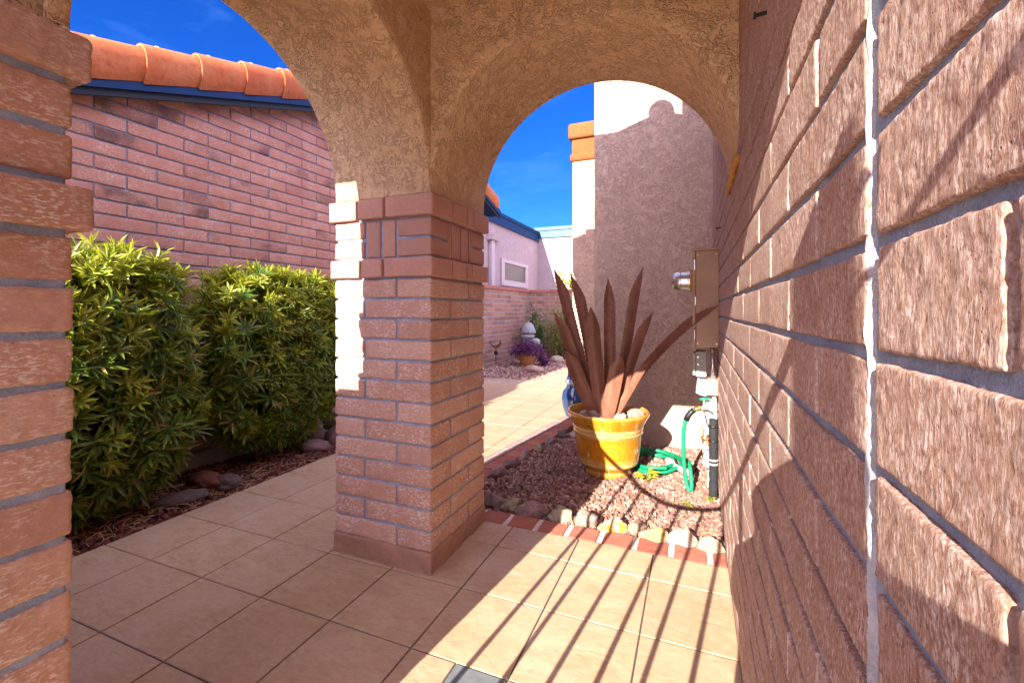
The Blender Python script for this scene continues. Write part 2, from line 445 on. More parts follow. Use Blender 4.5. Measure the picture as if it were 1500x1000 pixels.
def m_glaze():
    s = NT('ochre_glaze')
    base = s.ramp(s.noise(4, 5, .65, 1.0), [(.28, (.40, .13, .006)), (.5, (.58, .225, .010)), (.72, (.66, .30, .022))])
    drip = s.noise(3.0, 5, .6, .8, s.mapping((6, 6, .9)))
    col = s.mix(s.ramp(drip, [(.53, 0), (.66, .85)]), base, (.50, .155, .004))
    drip2 = s.noise(2.0, 3, .55, 1.5, s.mapping((7, 7, 1.6), loc=(3, 2, 5)))
    col = s.mix(s.ramp(drip2, [(.62, 0), (.68, .8)]), col, (.80, .62, .30))
    ol = s.math('MULTIPLY', s.ramp(s.noise(34, 5, .75), [(.48, 0), (.6, 1)]), s.ramp(s.noise(4.2, 2, .5, 0, s.mapping(loc=(4, 1, 0))), [(.47, 0), (.6, 1)]))
    col = s.mix(s.math('MULTIPLY', ol, .85), col, (.20, .17, .025))
    # worn pale glaze on the throwing rings and rim (tip attribute marks the raised rings)
    ring = s.math('MULTIPLY', s.math('MULTIPLY', s.attr('tip'), .7), s.ramp(s.noise(9, 5, .7, 0, s.mapping((1, 1, 6))), [(.35, .25), (.6, 1)]))
    col = s.mix(ring, col, (.74, .52, .25))
    h = s.math('ADD', s.noise(9, 4), s.math('MULTIPLY', drip, .8))
    return s.fin(col, s.ramp(s.noise(20, 4), [(.3, .12), (.7, .26)]), s.bump(h, .3, .006), spec=.55, coat=.5)
M['glaze'] = m_glaze()

# ------------------------------------------------------------------ ground, tiles, beds
mb = MB(); G = -0.16
mb.add([(-400, -400, G), (400, -400, G), (400, 400, G), (-400, 400, G)], [(0, 1, 2, 3)])
struct('ground', mb, M['ground'])

def walk_edge(y): return 2.40 + .125 * (y - 4.85)
def tiles(mb, xs, ys, skip=lambda x0, x1, y0, y1: False, g=.0085, b=.007):
    for i in range(len(xs) - 1):
        for j in range(len(ys) - 1):
            x0, x1, y0, y1 = xs[i] + g, xs[i + 1] - g, ys[j] + g, ys[j + 1] - g
            if skip(x0, x1, y0, y1): continue
            r = R.random(); dz = R.uniform(-.002, .002)
            a = [(x0, y0, -.05), (x1, y0, -.05), (x1, y1, -.05), (x0, y1, -.05)]
            c = [(x, y, -b * .8) for x, y, _ in a]
            d = [(x0 + b, y0 + b, dz), (x1 - b, y0 + b, dz), (x1 - b, y1 - b, dz), (x0 + b, y1 - b, dz)]
            fs = [(8, 9, 10, 11)]
            for k in range(4):
                k2 = (k + 1) % 4
                fs += [(k, k2, 4 + k2, 4 + k), (4 + k, 4 + k2, 8 + k2, 8 + k)]
            mb.add(a + c + d, fs, r)
mb = MB()
xs = list(range(-1, 7)) + [6.9]; ys = list(range(-9, 3)) + [2.6]
def sk(x0, x1, y0, y1):
    if abs(x0 - 4.012) < .01 and abs(y0 + .988) < .02: return True
    if x0 < 2 and y1 > 2.3 and y1 < 2.62: return True
    return False
tiles(mb, xs, ys, sk)
tiles(mb, [4, 4.49], [-1, 0])
tiles(mb, [-1, 0, 1, 2], [2, 3])
struct('patio_tiles', mb, M['tile'])
mb = MB(); tiles(mb, [4.49, 5.0], [-1, 0])
struct('patio_accent_tile', mb, M['tile_grey'])
# far walk
mb = MB()
tiles(mb, [-1, 0, 1.03, 2.06], [3 + i for i in range(26)], g=.008)
tiles(mb, [-3.2, -2, -1], [9 + i for i in range(7)], g=.008)
for j in range(4, 28):                                    # cut tiles along the slanting edge
    x0 = 2.06 + .012; ya, yb = j + .012, j + .988
    xa, xb = walk_edge(ya) - .19, walk_edge(yb) - .19
    if xb - x0 > .05:
        xa = max(xa, x0 + .02)
        vs = [(x0, ya, -.05), (xa, ya, -.05), (xb, yb, -.05), (x0, yb, -.05), (x0, ya, 0), (xa, ya, 0), (xb, yb, 0), (x0, yb, 0)]
        mb.add(vs, [(4, 5, 6, 7), (0, 1, 5, 4), (1, 2, 6, 5), (2, 3, 7, 6), (3, 0, 4, 7)], R.random())
struct('walkway_tiles', mb, M['tile'])
mb = MB()
for j in range(3, 28):                                    # rounded border tiles
    for k in range(1):
        ya, yb = j + .015, j + .985; n = 6; pr = []
        for t in range(n + 1):
            th = PI / 2 * t / n; pr.append((-.085 + .085 * math.sin(th), -.05 + .052 * math.cos(th)))
        pr = [(-.175, .002)] + pr + [(0, -.12)]
        vs = [(walk_edge(ya) + a, ya, b) for a, b in pr] + [(walk_edge(yb) + a, yb, b) for a, b in pr]
        q = len(pr); mb.add(vs, [(i, i + 1, i + 1 + q, i + q) for i in range(q - 1)] + [tuple(range(q))[::-1], tuple(range(q, 2 * q))], R.random())
struct('walkway_border', mb, M['bullnose'], smooth=False)
mb = MB()
mb.add([(-3.3, -9, -.014), (6.95, -9, -.014), (6.95, 2.62, -.014), (-3.3, 2.62, -.014)], [(0, 1, 2, 3)])
mb.v = [(-1.0, -9, -.014), (6.9, -9, -.014), (6.9, 2.6, -.014), (-1.0, 2.6, -.014)]
struct('patio_grout', mb, M['grout'])
mb = MB()
mb.add([(-1, 2.6, -.014), (2.0, 2.6, -.014), (walk_edge(28) - .15, 28, -.014), (-1, 28, -.014)], [(0, 1, 2, 3)])
mb.add([(-3.2, 9, -.014), (-1, 9, -.014), (-1, 16, -.014), (-3.2, 16, -.014)], [(0, 1, 2, 3)])
struct('walkway_grout', mb, M['grout_light'])

# red brick edging of the gravel bed
mb = MB(); mj = MB()
x = 3.4; 
box(mj, (2.3, 2.602, -.12), (6.9, 3.02, -.03))
while x < 6.88:
    w = .40; rbrick(mb, (x, 2.62, -.12), (min(x + w, 6.89), 3.0 + R.uniform(-.02, .02), -.004 + R.uniform(-.008, .004)), .1, .02, .008, R.random(), 'xXyYZ', 7)
    x += w + .075
for k in range(40):
    y0 = 3.35 + k * .46; e = lambda y: walk_edge(y) + .03
    def xf(p, y0=y0): return Vector((p.x + walk_edge(p.y) + .02, p.y, p.z))
    rbrick(mb, (.02, y0, -.12), (.40, y0 + .42, -.012 + R.uniform(-.008, .006)), .12, .02, .008, R.random(), 'xXyYZ', 7, xf=xf)
struct('brick_edging_joint', mj, M['paver_joint'])
struct('brick_edging', mb, M['paver'])

# gravel bed with pot
def bedz(x, y): return -.09 + .05 * noise.noise(Vector((x * .7, y * .7, 3))) + .03 * noise.noise(Vector((x * 2, y * 2, 1)))
def sheet(mb, x0, x1, y0, y1, res, zf, inside=lambda x, y: True):
    nx = int((x1 - x0) / res); ny = int((y1 - y0) / res); vs = []; fs = []
    for j in range(ny + 1):
        for i in range(nx + 1):
            x = x0 + (x1 - x0) * i / nx; y = y0 + (y1 - y0) * j / ny
            vs.append((x, y, zf(x, y)))
    for j in range(ny):
        for i in range(nx):
            a = j * (nx + 1) + i
            cx, cy = vs[a][0] + res / 2, vs[a][1] + res / 2
            if inside(cx, cy): fs.append((a, a + 1, a + nx + 2, a + nx + 1))
    mb.add(vs, fs)
mb = MB(); sheet(mb, 2.6, 6.9, 3.0, 8.0, .12, lambda x, y: bedz(x, y) - .03, lambda x, y: x > walk_edge(y) + .3)
struct('planting_bed', mb, M['soil'], smooth=True)
mb = MB(); sheet(mb, -3.3, -1.0, -6, 16, .15, lambda x, y: bedz(x, y) - .03)
struct('planting_bed', mb, M['soil'], smooth=True)
mb = MB(); sheet(mb, -5.2, -.1, 16.0, 28, .3, lambda x, y: -.09 + .08 * noise.noise(Vector((x * .5, y * .5, 2))))
struct('planting_bed', mb, M['soil'], smooth=True)

def g1(rr):
    x, y = rr.uniform(2.6, 6.88), rr.uniform(3.05, 7.9)
    if x < walk_edge(y) + .42: return None
    if (x - 4.87) ** 2 + (y - 5.6) ** 2 < .42 ** 2: return None
    return (x, y, bedz(x, y) + rr.uniform(-.02, .03))
mb = MB(); pebbles(mb, 15000, g1, .021, .046, .65, 5)
struct('gravel', mb, M['gravel'], kind='stuff', smooth=False)
def g2(rr):
    x, y = rr.uniform(-3.2, -1.02), rr.uniform(-2.5, 9)
    if y > 6.5 and rr.random() < .6: return None
    return (x, y, bedz(x, y) + rr.uniform(-.02, .03))
mb = MB(); pebbles(mb, 9000, g2, .022, .055, .45, 6)
struct('bark_gravel', mb, M['mulch'], kind='stuff')
def g3(rr):
    x, y = rr.uniform(-4.55, -.15), rr.uniform(16.0, 26.5)
    return (x, y, -.05 + rr.uniform(-.03, .03))
mb = MB(); pebbles(mb, 3800, g3, .05, .11, .7, 8)
struct('gravel', mb, M['gravel'], kind='stuff')
# dry needles and straw
mb = MB(); rr = random.Random(12)
for k in range(520):
    if k < 430:
        x, y = rr.uniform(-2.9, -1.02), rr.triangular(-1.5, 6.5, .8); L = rr.uniform(.1, .34)
    else:
        x, y = rr.uniform(4.3, 6.85), rr.triangular(3.0, 7, 3.1); L = rr.uniform(.08, .26)
    a = rr.uniform(0, PI); z = bedz(x, y) + .055
    d = Vector((math.cos(a), math.sin(a), rr.uniform(-.1, .1))) * L * .5; c = Vector((x, y, z))
    m_ = c + Vector((0, 0, .01 + L * .06)) + Vector((-d.y, d.x, 0)) * rr.uniform(-.2, .2)
    tube(mb, [c - d, m_, c + d], .0045, 3, rr.random(), False)
struct('dry_straw', mb, M['straw'], kind='stuff')

# ------------------------------------------------------------------ brick house wall on the camera's side (x = 6.9)
XW = 6.905
wall = thing('brick_wall', 'long rough pink slump-block wall beside the lens with a pale vertical joint', 'wall', (6.9, 1.5, 0))
mb = MB(); H0 = 3.886 - .26 * 15
row = 0
while H0 + row * .26 < 9.2:
    z0 = H0 + row * .26; z1 = z0 + .26
    par = (row % 2 == 0)
    # joints run from the control joint at y = -2.32
    js = [-2.32 + (0 if par else .5)]
    while js[-1] < 8: js.append(js[-1] + 1.0)
    if not par: js = [-2.32] + js
    bk = [-2.32]; 
    nxt = -2.32 - (.5 if par else 1.0)
    while bk[-1] > -8: bk.append(nxt); nxt -= 1.0
    segs = [(js[i], min(js[i + 1], 8.0), 0) for i in range(len(js) - 1)] + [(bk[i + 1], bk[i], 1) for i in range(len(bk) - 1)]
    for a, b, s_ in segs:
        if b - a < .1: continue
        gl = .030 if a == -2.32 else .013; gr = .032 if b == -2.32 else .013
        mid = (a + b) / 2
        if mid < -3.6: res = .25
        elif mid < -1.2 and 1.2 < z0 < 4.9: res = .014
        elif mid < -.3 and .6 < z0 < 6: res = .03
        elif mid < 2.5: res = .06
        else: res = .16
        if z0 > 6.6 or z0 < -.3: res = .25
        near = mid < 1.5
        gm = .017
        rbrick(mb, (XW - .015, a + gl, z0 + gm + R.uniform(-.003, .003)), (XW + .05, b - gr, z1 - gm + R.uniform(-.003, .003)), res, .008, .0030, R.random(), 'xyYzZ', 40 if near else 14, .007, oct=5)
    row += 1
obj('block_face', mb, M['brick_wall'], wall, smooth=True)
mb = MB(); sheet_res = .06
def wallgrid(mb, y0, y1, z0, z1, res, x, amp):
    ny = int((y1 - y0) / res); nz = int((z1 - z0) / res); vs = []; fs = []
    for j in range(nz + 1):
        for i in range(ny + 1):
            y = y0 + (y1 - y0) * i / ny; z = z0 + (z1 - z0) * j / nz
            vs.append((x + amp * fbm((y, z, 4), 7, 4), y, z))
    for j in range(nz):
        for i in range(ny):
            a = j * (ny + 1) + i
            fs.append((a, a + ny + 1, a + ny + 2, a + 1))
    mb.add(vs, fs)
wallgrid(mb, -3.6, .2, .6, 5.6, .022, XW + .002, .005)
wallgrid(mb, .2, 1, 0, 6.5, .05, XW + .002, .004)
wallgrid(mb, -3.6, .2, 0, .6, .1, XW + .002, .004)
wallgrid(mb, -3.6, .2, 5.6, 6.5, .1, XW + .002, .004)
wallgrid(mb, 1, 8, -.2, 9.2, .2, XW + .002, .004)
wallgrid(mb, -8, -3.6, -.2, 9.2, .3, XW + .002, .004)
box(mb, (XW + .04, -8, -.2), (XW + .6, 12, 9.2))
obj('mortar', mb, M['mortar'], wall, smooth=False)
mb = MB()                                                 # lumpy sealant in the control joint
n = 700; vs = []; fs = []
for i in range(n + 1):
    z = -.05 + 6.6 * i / n
    for k, (dy, dx) in enumerate(((-.034, .014), (-.004, .013), (.012, .006), (.018, -.006), (.028, -.014))):
        nz = fbm((z * 1.0, k * .37, 8), 9, 5)
        vs.append((XW + dx - .006 * nz, -2.32 + dy + .016 * fbm((z, k * .2, 2), 7, 5), z))
for i in range(n):
    for k in range(4): fs.append((i * 5 + k, i * 5 + k + 1, (i + 1) * 5 + k + 1, (i + 1) * 5 + k))
mb.add(vs, fs); obj('control_joint', mb, M['sealant'], wall, smooth=True)
mb = MB(); box(mb, (5.48, 1.2, 8.6), (12, 2.45, 14)); obj('upper_shadow_block', mb, M['stucco_tan'], wall)  # unseen block added to cast the stepped shadow edge on the stucco building
# nails and foam strip on the wall
for (y, z) in ((-.7, 4.9), (4.28, 4.53)):
    mb = MB(); tube(mb, [(6.9, y, z), (6.83, y, z - .005)], .011, 8); lathe(mb, [(.02, 0), (.02, .012)], (6.82, y, z - .005), 8, ax='x')
    tag(obj('nail', mb, M['iron'], None, base=(6.88, y, z)), ('iron nail in the block wall high up, under the porch ceiling' if z > 4.7 else 'iron nail in the block wall past the arch, above the meter box'), 'nail', 'nails in the block wall')
mb = MB(); pts = [(6.865 + .01 * math.sin(i * 2.1), .95 + .085 * i, 4.60 + .012 * math.sin(i * 1.7)) for i in range(17)]
tube(mb, pts, [.03 + .008 * math.sin(i * 1.3) for i in range(17)], 8)
tag(obj('foam_strip', mb, M['foam_yellow'], None, True, base=(6.87, 1.6, 4.6)), 'thin yellow strip of foam at the foot of the stucco arch on the block wall', 'foam strip')

# ------------------------------------------------------------------ porch: pillars, arches, roof
def pillar_courses(mb, x0, x1, y0, y1, zlist, res, faces, pin=True):
    for n_, z0 in enumerate(zlist):
        z1 = z0 + .26; g = .014
        A = (n_ % 2 == 0)
        W = x1 - x0; D = y1 - y0
        if A:   # corner brick at (x1,y0) shows a header on the -y face and a stretcher on +x
            segs = [(x0, x0 + 1.0, y0, y0 + .5), (x1 - .5, x1, y0, y0 + 1.0), (x0 + .5, x1, y1 - .5, y1), (x0, x0 + .5, y0 + .5, y1)]
        else:
            segs = [(x0, x0 + .5, y0, y0 + 1.0), (x0 + .5, x1, y0, y0 + .5), (x1 - .5, x1, y0 + .5, y1), (x0, x0 + 1.0, y1 - .5, y1)]
        for a, b, c, d in segs:
            rb = lambda v, lo: v
            a2 = a + (0 if abs(a - x0) < 1e-6 else g); b2 = b - (0 if abs(b - x1) < 1e-6 else g)
            c2 = c + (0 if abs(c - y0) < 1e-6 else g); d2 = d - (0 if abs(d - y1) < 1e-6 else g)
            rbrick(mb, (a2, c2, z0 + g), (b2, d2, z1 - g), res, .022, .008, R.random(), 'xXyYzZ', 13, .006)

P = (2.03, 3.53, 1.085, 2.59)
pil = thing('brick_pillar', 'square slump-block pillar with corbelled cap carrying both stucco arches', 'pillar', (2.78, 1.84, 0), 'brick pillars of the porch')
mb = MB(); x0, x1, y0, y1 = P
zs = [3.62 - .26 * (i + 1) for i in range(13)]
pillar_courses(mb, x0, x1, y0, y1, zs, .075, 'all')
obj('shaft', mb, M['brick_pillar'], pil, smooth=True)
def cap(mb, x0, x1, y0, y1, res=.08):
    p = .055; g = .016
    def ring(z0, z1, pr, cuts):
        X0, X1, Y0, Y1 = x0 - pr, x1 + pr, y0 - pr, y1 + pr
        ca, cb = cuts
        # pieces along -y face, +y face, and the two x faces between
        fx = [X0, X0 + ca, X0 + cb, X1]
        for (ya, yb) in ((Y0, Y0 + .5), (Y1 - .5, Y1)):
            for i in range(3):
                rbrick(mb, (fx[i] + (g if i else 0), ya, z0 + .006), (fx[i + 1] - (g if i < 2 else 0), yb, z1 - .006), res, .02, .006, R.random(), 'xXyYzZ', 11, .006)
        fy = [Y0 + .5, Y0 + .5 + .42, Y1 - .5]
        for (xa, xb) in ((X0, X0 + .5), (X1 - .5, X1)):
            for i in range(2):
                rbrick(mb, (xa, fy[i] + g, z0 + .006), (xb, fy[i + 1] - g, z1 - .006), res, .02, .006, R.random(), 'xXyYzZ', 11, .006)
    ring(4.375, 4.645, p, (.46, .90))
    ring(3.625, 3.875, p - .01, (.5, .86))
    # soldier course
    z0, z1 = 3.885, 4.365; zm = (z0 + z1) / 2
    for face in range(4):
        def put(a, b, zz0, zz1, d=.45):
            if face == 0: lo, hi = (x0 + a, y0, zz0), (x0 + b, y0 + d, zz1)
            elif face == 1: lo, hi = (x1 - d, y0 + a, zz0), (x1, y0 + b, zz1)
            elif face == 2: lo, hi = (x0 + a, y1 - d, zz0), (x0 + b, y1, zz1)
            else: lo, hi = (x0, y0 + a, zz0), (x0 + d, y0 + b, zz1)
            rbrick(mb, lo, hi, res, .02, .006, R.random(), 'xXyYzZ', 11, .006)
        W = 1.5; e = .45 if face in (1, 3) else 0
        if face in (0, 2):
            put(0, .49, z0 + .004, zm - g); put(0, .49, zm + g, z1 - .004)
            put(1.01, W, z0 + .004, zm - g); put(1.01, W, zm + g, z1 - .004)
        else:
            put(.46 + .0, .49, z0 + .004, z1 - .004); put(1.02, 1.05, z0 + .004, z1 - .004)
        put(.49 + 2 * g, .745, z0 + .004, z1 - .004, .3); put(.745 + 2 * g, 1.01 - 2 * g, z0 + .004, z1 - .004, .3)
mb = MB(); cap(mb, *P); obj('cap', mb, M['brick_smooth'], pil, smooth=True)
mb = MB(); i_ = .022
box(mb, (x0 + i_, y0 + i_, .05), (x1 - i_, y1 - i_, 4.64), .02)
obj('mortar', mb, M['mortar'], pil)
mb = MB(); rbrick(mb, (x0 - .02, y0 - .025, -.05), (x1 + .015, y1 + .02, .26), .05, .03, .022, .5, 'xXyYZ', 6, .014)
obj('plinth', mb, M['plinth'], pil, smooth=True)

pier = thing('brick_pier', 'big slump-block pier close to the lens, cropped by the picture edge', 'pillar', (2.78, -3.6, 0), 'brick pillars of the porch')
mb = MB(); X0, X1, Y1 = 2.03, 3.53, -2.31
for n_ in range(18):
    z1 = 4.645 - .26 * n_; z0 = z1 - .26
    pr = .06 if n_ in (0, 3) else 0.0
    near = 0 < n_ < 17
    res = .022 if z0 > .9 else .08
    yj = Y1 + pr - (1.0 if n_ % 2 else .5)
    rbrick(mb, (X1 - .5, yj + .014, z0 + .017), (X1 + pr, Y1 + pr, z1 - .017), res, .020, .006, R.random(), 'xXyYzZ', 22, .010, oct=4)
    y = yj
    while y > -5:
        y2 = max(y - 1.0, -5.0)
        rbrick(mb, (X1 - .5, y2 + .014, z0 + .017), (X1 + pr, y - .014, z1 - .017), .2, .03, .01, R.random(), 'xXyYzZ', 12, .01); y = y2
    rbrick(mb, (X0 - pr, -5 , z0 + .017), (X1 - .53, Y1 + pr, z1 - .017), .3, .03, .01, R.random(), 'xYyzZ', 12, .01)
obj('shaft', mb, M['brick_pillar'], pier, smooth=True)
mb = MB(); box(mb, (X0 + .02, -4.98, 0), (X1 - .014, Y1 - .02, 4.63), .02); obj('mortar', mb, M['mortar'], pier)

def arch_seg(mb, c, r, zs, a0, a1, zt, axis_, b=.035, N=72, nl=2.0):
    """wall with a round opening: centre c along the wall, faces at a0/a1, from spring zs to the top zt"""
    prof = lambda: None
    vs = []; K = 11
    for i in range(N + 1):
        th = PI * i / N; co, si = math.cos(th), math.sin(th)
        if co < 0 and nl != 2.0: co, si = -abs(co) ** (2 / nl), si ** (2 / nl)
        def at(rad, t):
            u, z = c + rad * co, zs + rad * si
            return (u, t, z) if axis_ == 1 else (t, u, z)
        u0 = c + r * co
        top = lambda t: (u0, t, zt) if axis_ == 1 else (t, u0, zt)
        bb = b if 0 < i < N else b
        vs += [top(a0), at(r + .12, a0), at(r + b, a0), at(r + b * .3, a0 + b * .3), at(r, a0 + b), at(r, (a0 + a1) / 2), at(r, a1 - b), at(r + b * .3, a1 - b * .3), at(r + b, a1), at(r + .12, a1), top(a1)]
    fs = []
    for i in range(N):
        for k in range(K - 1):
            fs.append((i * K + k, i * K + k + 1, (i + 1) * K + k + 1, (i + 1) * K + k))
    mb.add(vs, fs)
porch = thing('stucco_porch', 'tan stucco porch with round arches springing from brick pillars', 'porch', (4.5, 0, 0))
ZS, ZT = 4.66, 7.0
mb = MB(); arch_seg(mb, 5.215, 1.685, ZS, 1.085, 2.59, ZT, 1)
box(mb, (3.3, 1.1, 6.5), (7.1, 2.58, 10)) ; obj('garden_arch', mb, M['stucco_tan'], porch, smooth=True, autosmooth=50)
mb = MB(); arch_seg(mb, -.6125, 1.6975, ZS, 2.03, 3.53, ZT, 0)
box(mb, (2.05, -2.5, 6.5), (3.51, 1.0, 9)) ; obj('side_arch', mb, M['stucco_tan'], porch, smooth=True, autosmooth=50)
mb = MB(); arch_seg(mb, 5.12, 1.78, ZS, -5.0, -3.5, ZT, 1, nl=4.5)
box(mb, (2.03, -4.99, 6.6), (7.1, -3.51, 9.5)); obj('front_arch', mb, M['stucco_tan'], porch, smooth=True, autosmooth=50)
for lo_, hi_ in (((2.03, 1.085, 4.645), (3.53, 2.59, 9.5)), ((2.03, -5, 4.645), (3.4, -2.31, 9)), ((3.2, -4.99, 4.645), (3.33, -3.52, 9))):
    mb = MB(); box(mb, lo_, hi_, .03); obj('spandrel', mb, M['stucco_tan'], porch, smooth=True, autosmooth=50)
mb = MB(); box(mb, (2.1, -4.95, 6.85), (7.0, 2.5, 6.98)); obj('ceiling', mb, M['stucco_tan'], porch)
# gable roof of the porch
RZ, RX, SL = 10.28, 5.05, .33
mb = MB(); 
prism(mb, [(1.4, RZ - SL * (RX - 1.4)), (RX, RZ), (8.7, RZ - SL * (8.7 - RX)), (8.7, RZ - SL * (8.7 - RX) - .35), (RX, RZ - .35), (1.4, RZ - SL * (RX - 1.4) - .35)], 1, -5.4, 2.75)
rf = obj('roof', mb, M['roof_tile'], porch)
mb = MB(); 
for k in range(8):
    ya, yb = 2.8 - k * 1.02, 2.8 - (k + 1) * 1.02 - .06
    vs = []; nn = 12
    for y, rad in ((ya, .30), (yb, .26)):
        for q in range(nn + 1):
            th = PI * q / nn; vs.append((RX + rad * math.cos(th), y, RZ - .05 + rad * math.sin(th)))
    mb.add(vs, [(q, q + 1, q + nn + 2, q + nn + 1) for q in range(nn)] + [tuple(range(nn + 1))])
obj('ridge_tile', mb, M['roof_tile'], rf)
mb = MB(); prism(mb, [(2.03, 9), (2.03, RZ - SL * (RX - 2.03) - .3), (RX, RZ - .3), (7, RZ - SL * (7 - RX) - .3), (7, 9)], 1, 1.1, 2.5); obj('gable', mb, M['stucco_tan'], porch)
mb = MB(); box(mb, (.5, -5.0, 7.5), (2.02, -4.84, 8.9)); obj('fascia', mb, M['navy'], porch)  # unseen board added to keep sun off the upper side-arch reveal

# garden wall beside the entry (outside the frame, shades the walk)
gw = thing('garden_wall', 'block garden wall between the entry pier and the brick house', 'wall', (-.5, -4.9, 0))
mb = MB(); 
for k in range(18):
    z0 = -.04 + .26 * k; zt = 16
    x = -3.2 + (.5 if k % 2 else 0)
    while x < 2.0:
        xb = min(x + 1.0, 2.02)
        if k < 16 or x >= 1.2: rbrick(mb, (max(x, -3.2) + .013, -5.0, z0 + .014), (xb - .013, -4.62, z0 + .246), .4, .02, .0, R.random(), 'xXyYzZ')
        x = xb if xb > x else x + 1
obj('block_face', mb, M['brick_house'], gw)
mb = MB(); box(mb, (-3.2, -4.97, -.1), (2.02, -4.65, 4.1)); box(mb, (1.25, -4.97, 4.1), (2.02, -4.65, 4.6)); obj('mortar', mb, M['mortar_dark'], gw)

# ------------------------------------------------------------------ iron gate behind the camera (its shadow falls on the tiles)
gate = thing('iron_gate', 'black iron gate with upright bars under a sagging curved top rail', 'gate', (5.0, -4.9, 0))
GY = -4.92
def top_z(x):
    u = (x - 5.12); return 3.92 + .34 * u * u + .05 * max(0, u) ** 4 * .5
mb = MB(); tube(mb, [(3.46 + 3.06 * i / 40, GY, top_z(3.46 + 3.06 * i / 40)) for i in range(41)], .042, 8); obj('top_rail', mb, M['iron'], gate, True)
for xx, w, zt in ((3.46, .065, 4.62), (6.47, .05, 4.9)):
    mb = MB(); box(mb, (xx - w, GY - .05, .12), (xx + w, GY + .05, zt), .01); obj('stile', mb, M['iron'], gate)
for xx in (3.94, 4.30, 4.66, 5.02, 5.37, 5.74, 6.1):
    mb = MB(); tube(mb, [(xx, GY, .15), (xx, GY, top_z(xx))], .027, 8); obj('bar', mb, M['iron'], gate, True)
for zz in (.22,):
    mb = MB(); box(mb, (3.46, GY - .03, zz - .04), (6.47, GY + .03, zz + .04), .01); obj('bottom_rail', mb, M['iron'], gate)
for zz in (4.42, 1.0):
    mb = MB(); tube(mb, [(6.5, GY, zz), (6.88, GY, zz)], .016, 8); obj('hinge', mb, M['iron'], gate)

# ------------------------------------------------------------------ photographer standing beside the camera (only a shadow is seen)
def skin_person():
    verts = [((6.48, -4.5, 2.1), .32), ((6.48, -4.48, 2.65), .32), ((6.47, -4.44, 3.25), .30), ((6.46, -4.42, 3.48), .12), ((6.45, -4.38, 3.68), .19), ((6.45, -4.37, 3.86), .17),
             ((6.16, -4.44, 3.28), .13), ((6.10, -4.3, 2.72), .1), ((6.30, -4.0, 2.80), .07), ((6.36, -3.96, 2.84), .06),
             ((6.76, -4.44, 3.30), .14), ((6.80, -4.3, 2.72), .1), ((6.62, -4.0, 2.80), .07), ((6.56, -3.96, 2.84), .06),
             ((6.30, -4.5, 1.95), .22), ((6.26, -4.46, 1.1), .14), ((6.25, -4.5, .22), .09), ((6.24, -4.25, .08), .08),
             ((6.66, -4.5, 1.95), .22), ((6.70, -4.46, 1.1), .14), ((6.72, -4.5, .22), .09), ((6.73, -4.25, .08), .08)]
    edges = [(0,1),(1,2),(2,3),(3,4),(4,5),(2,6),(6,7),(7,8),(8,9),(2,10),(10,11),(11,12),(12,13),(0,14),(14,15),(15,16),(16,17),(0,18),(18,19),(19,20),(20,21)]
    me = bpy.data.meshes.new('person'); b = Vector((6.48, -4.4, 0))
    me.from_pydata([tuple((Vector(p) - b) * S) for p, _ in verts], edges, [])
    o = bpy.data.objects.new('person', me); COL.objects.link(o); o.location = b * S
    md = o.modifiers.new('skin', 'SKIN'); sv = me.skin_vertices[0].data
    for i, (_, r_) in enumerate(verts): sv[i].radius = (r_ * S, r_ * S)
    sv[0].use_root = True
    o.modifiers.new('sub', 'SUBSURF').levels = 2
    me.materials.append(m_simple('dark_clothes', (.05, .05, .07), .8))
    return tag(o, 'photographer in dark clothes standing behind the lens beside the block wall', 'person')
skin_person()

# ------------------------------------------------------------------ left house with gable end
XH = -3.25
hs = thing('brick_house', 'pink slump-block house with a tiled gable rake over navy fascia', 'house', (-7, 5.5, 0))
def rake_z(y):                                             # underside line of the rake
    return 6.96 + .35 * (y - .64) if y < 10.5 else 6.96 + .35 * 9.86 - .30 * (y - 10.5)
mb = MB(); row = 0
while .34 + row * .26 < 11:
    z0 = -.014 + .26 + row * .26; z1 = z0 + .26
    y = -4.08 + (0 if row % 2 else .5) - 1
    while y < 15.3:
        yb = min(y + 1.0, 15.4); mid = (y + yb) / 2
        if mid > -5 and z1 < rake_z(min(mid, 10.5)) + (.3 if mid < 10.5 else 0) and z1 < rake_z(mid) + .3:
            res = .07 if -1.6 < mid < 6.5 else .3
            rbrick(mb, (XH - .03, max(y, -4.95) + .013, z0 + .016), (XH, yb - .013, z1 - .016), res, .014, .007, R.random(), 'XyYzZ', 13, .004)
        y = yb if yb > y else y + 1
    row += 1
obj('block_face', mb, M['brick_house'], hs, smooth=True)
mb = MB(); ys_ = [-5.0, 10.5, 15.38]
prism(mb, [(-5.0, .2), (15.38, .2), (15.38, rake_z(15.38) + .2), (10.5, rake_z(10.5) + .2), (-5.0, rake_z(-5) + .2)], 0, -9, XH - .02)
obj('wall', mb, M['mortar_dark'], hs)
mb = MB(); rbrick(mb, (XH - .3, -5, -.2), (XH + .16, 15.4, .235), .3, .02, .008, .5, 'XyYZ', 4); obj('footing', mb, M['concrete'], hs, smooth=True)
ROV = -2.92                                               # outer face of rake
def slab(mb, x0, x1, dz0, dz1, ya=-7.5, yb=18.0):
    prism(mb, [(ya, rake_z(ya) + dz0), (10.5, rake_z(10.5) + dz0), (yb, rake_z(yb) + dz0), (yb, rake_z(yb) + dz1), (10.5, rake_z(10.5) + dz1), (ya, rake_z(ya) + dz1)], 0, x0, x1)
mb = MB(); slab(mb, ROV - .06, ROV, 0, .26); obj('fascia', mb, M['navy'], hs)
mb = MB(); slab(mb, ROV - .13, ROV - .062, -.13, .2); slab(mb, XH - .4, ROV - .13, .06, .14); obj('soffit', mb, M['navy_dark'], hs)
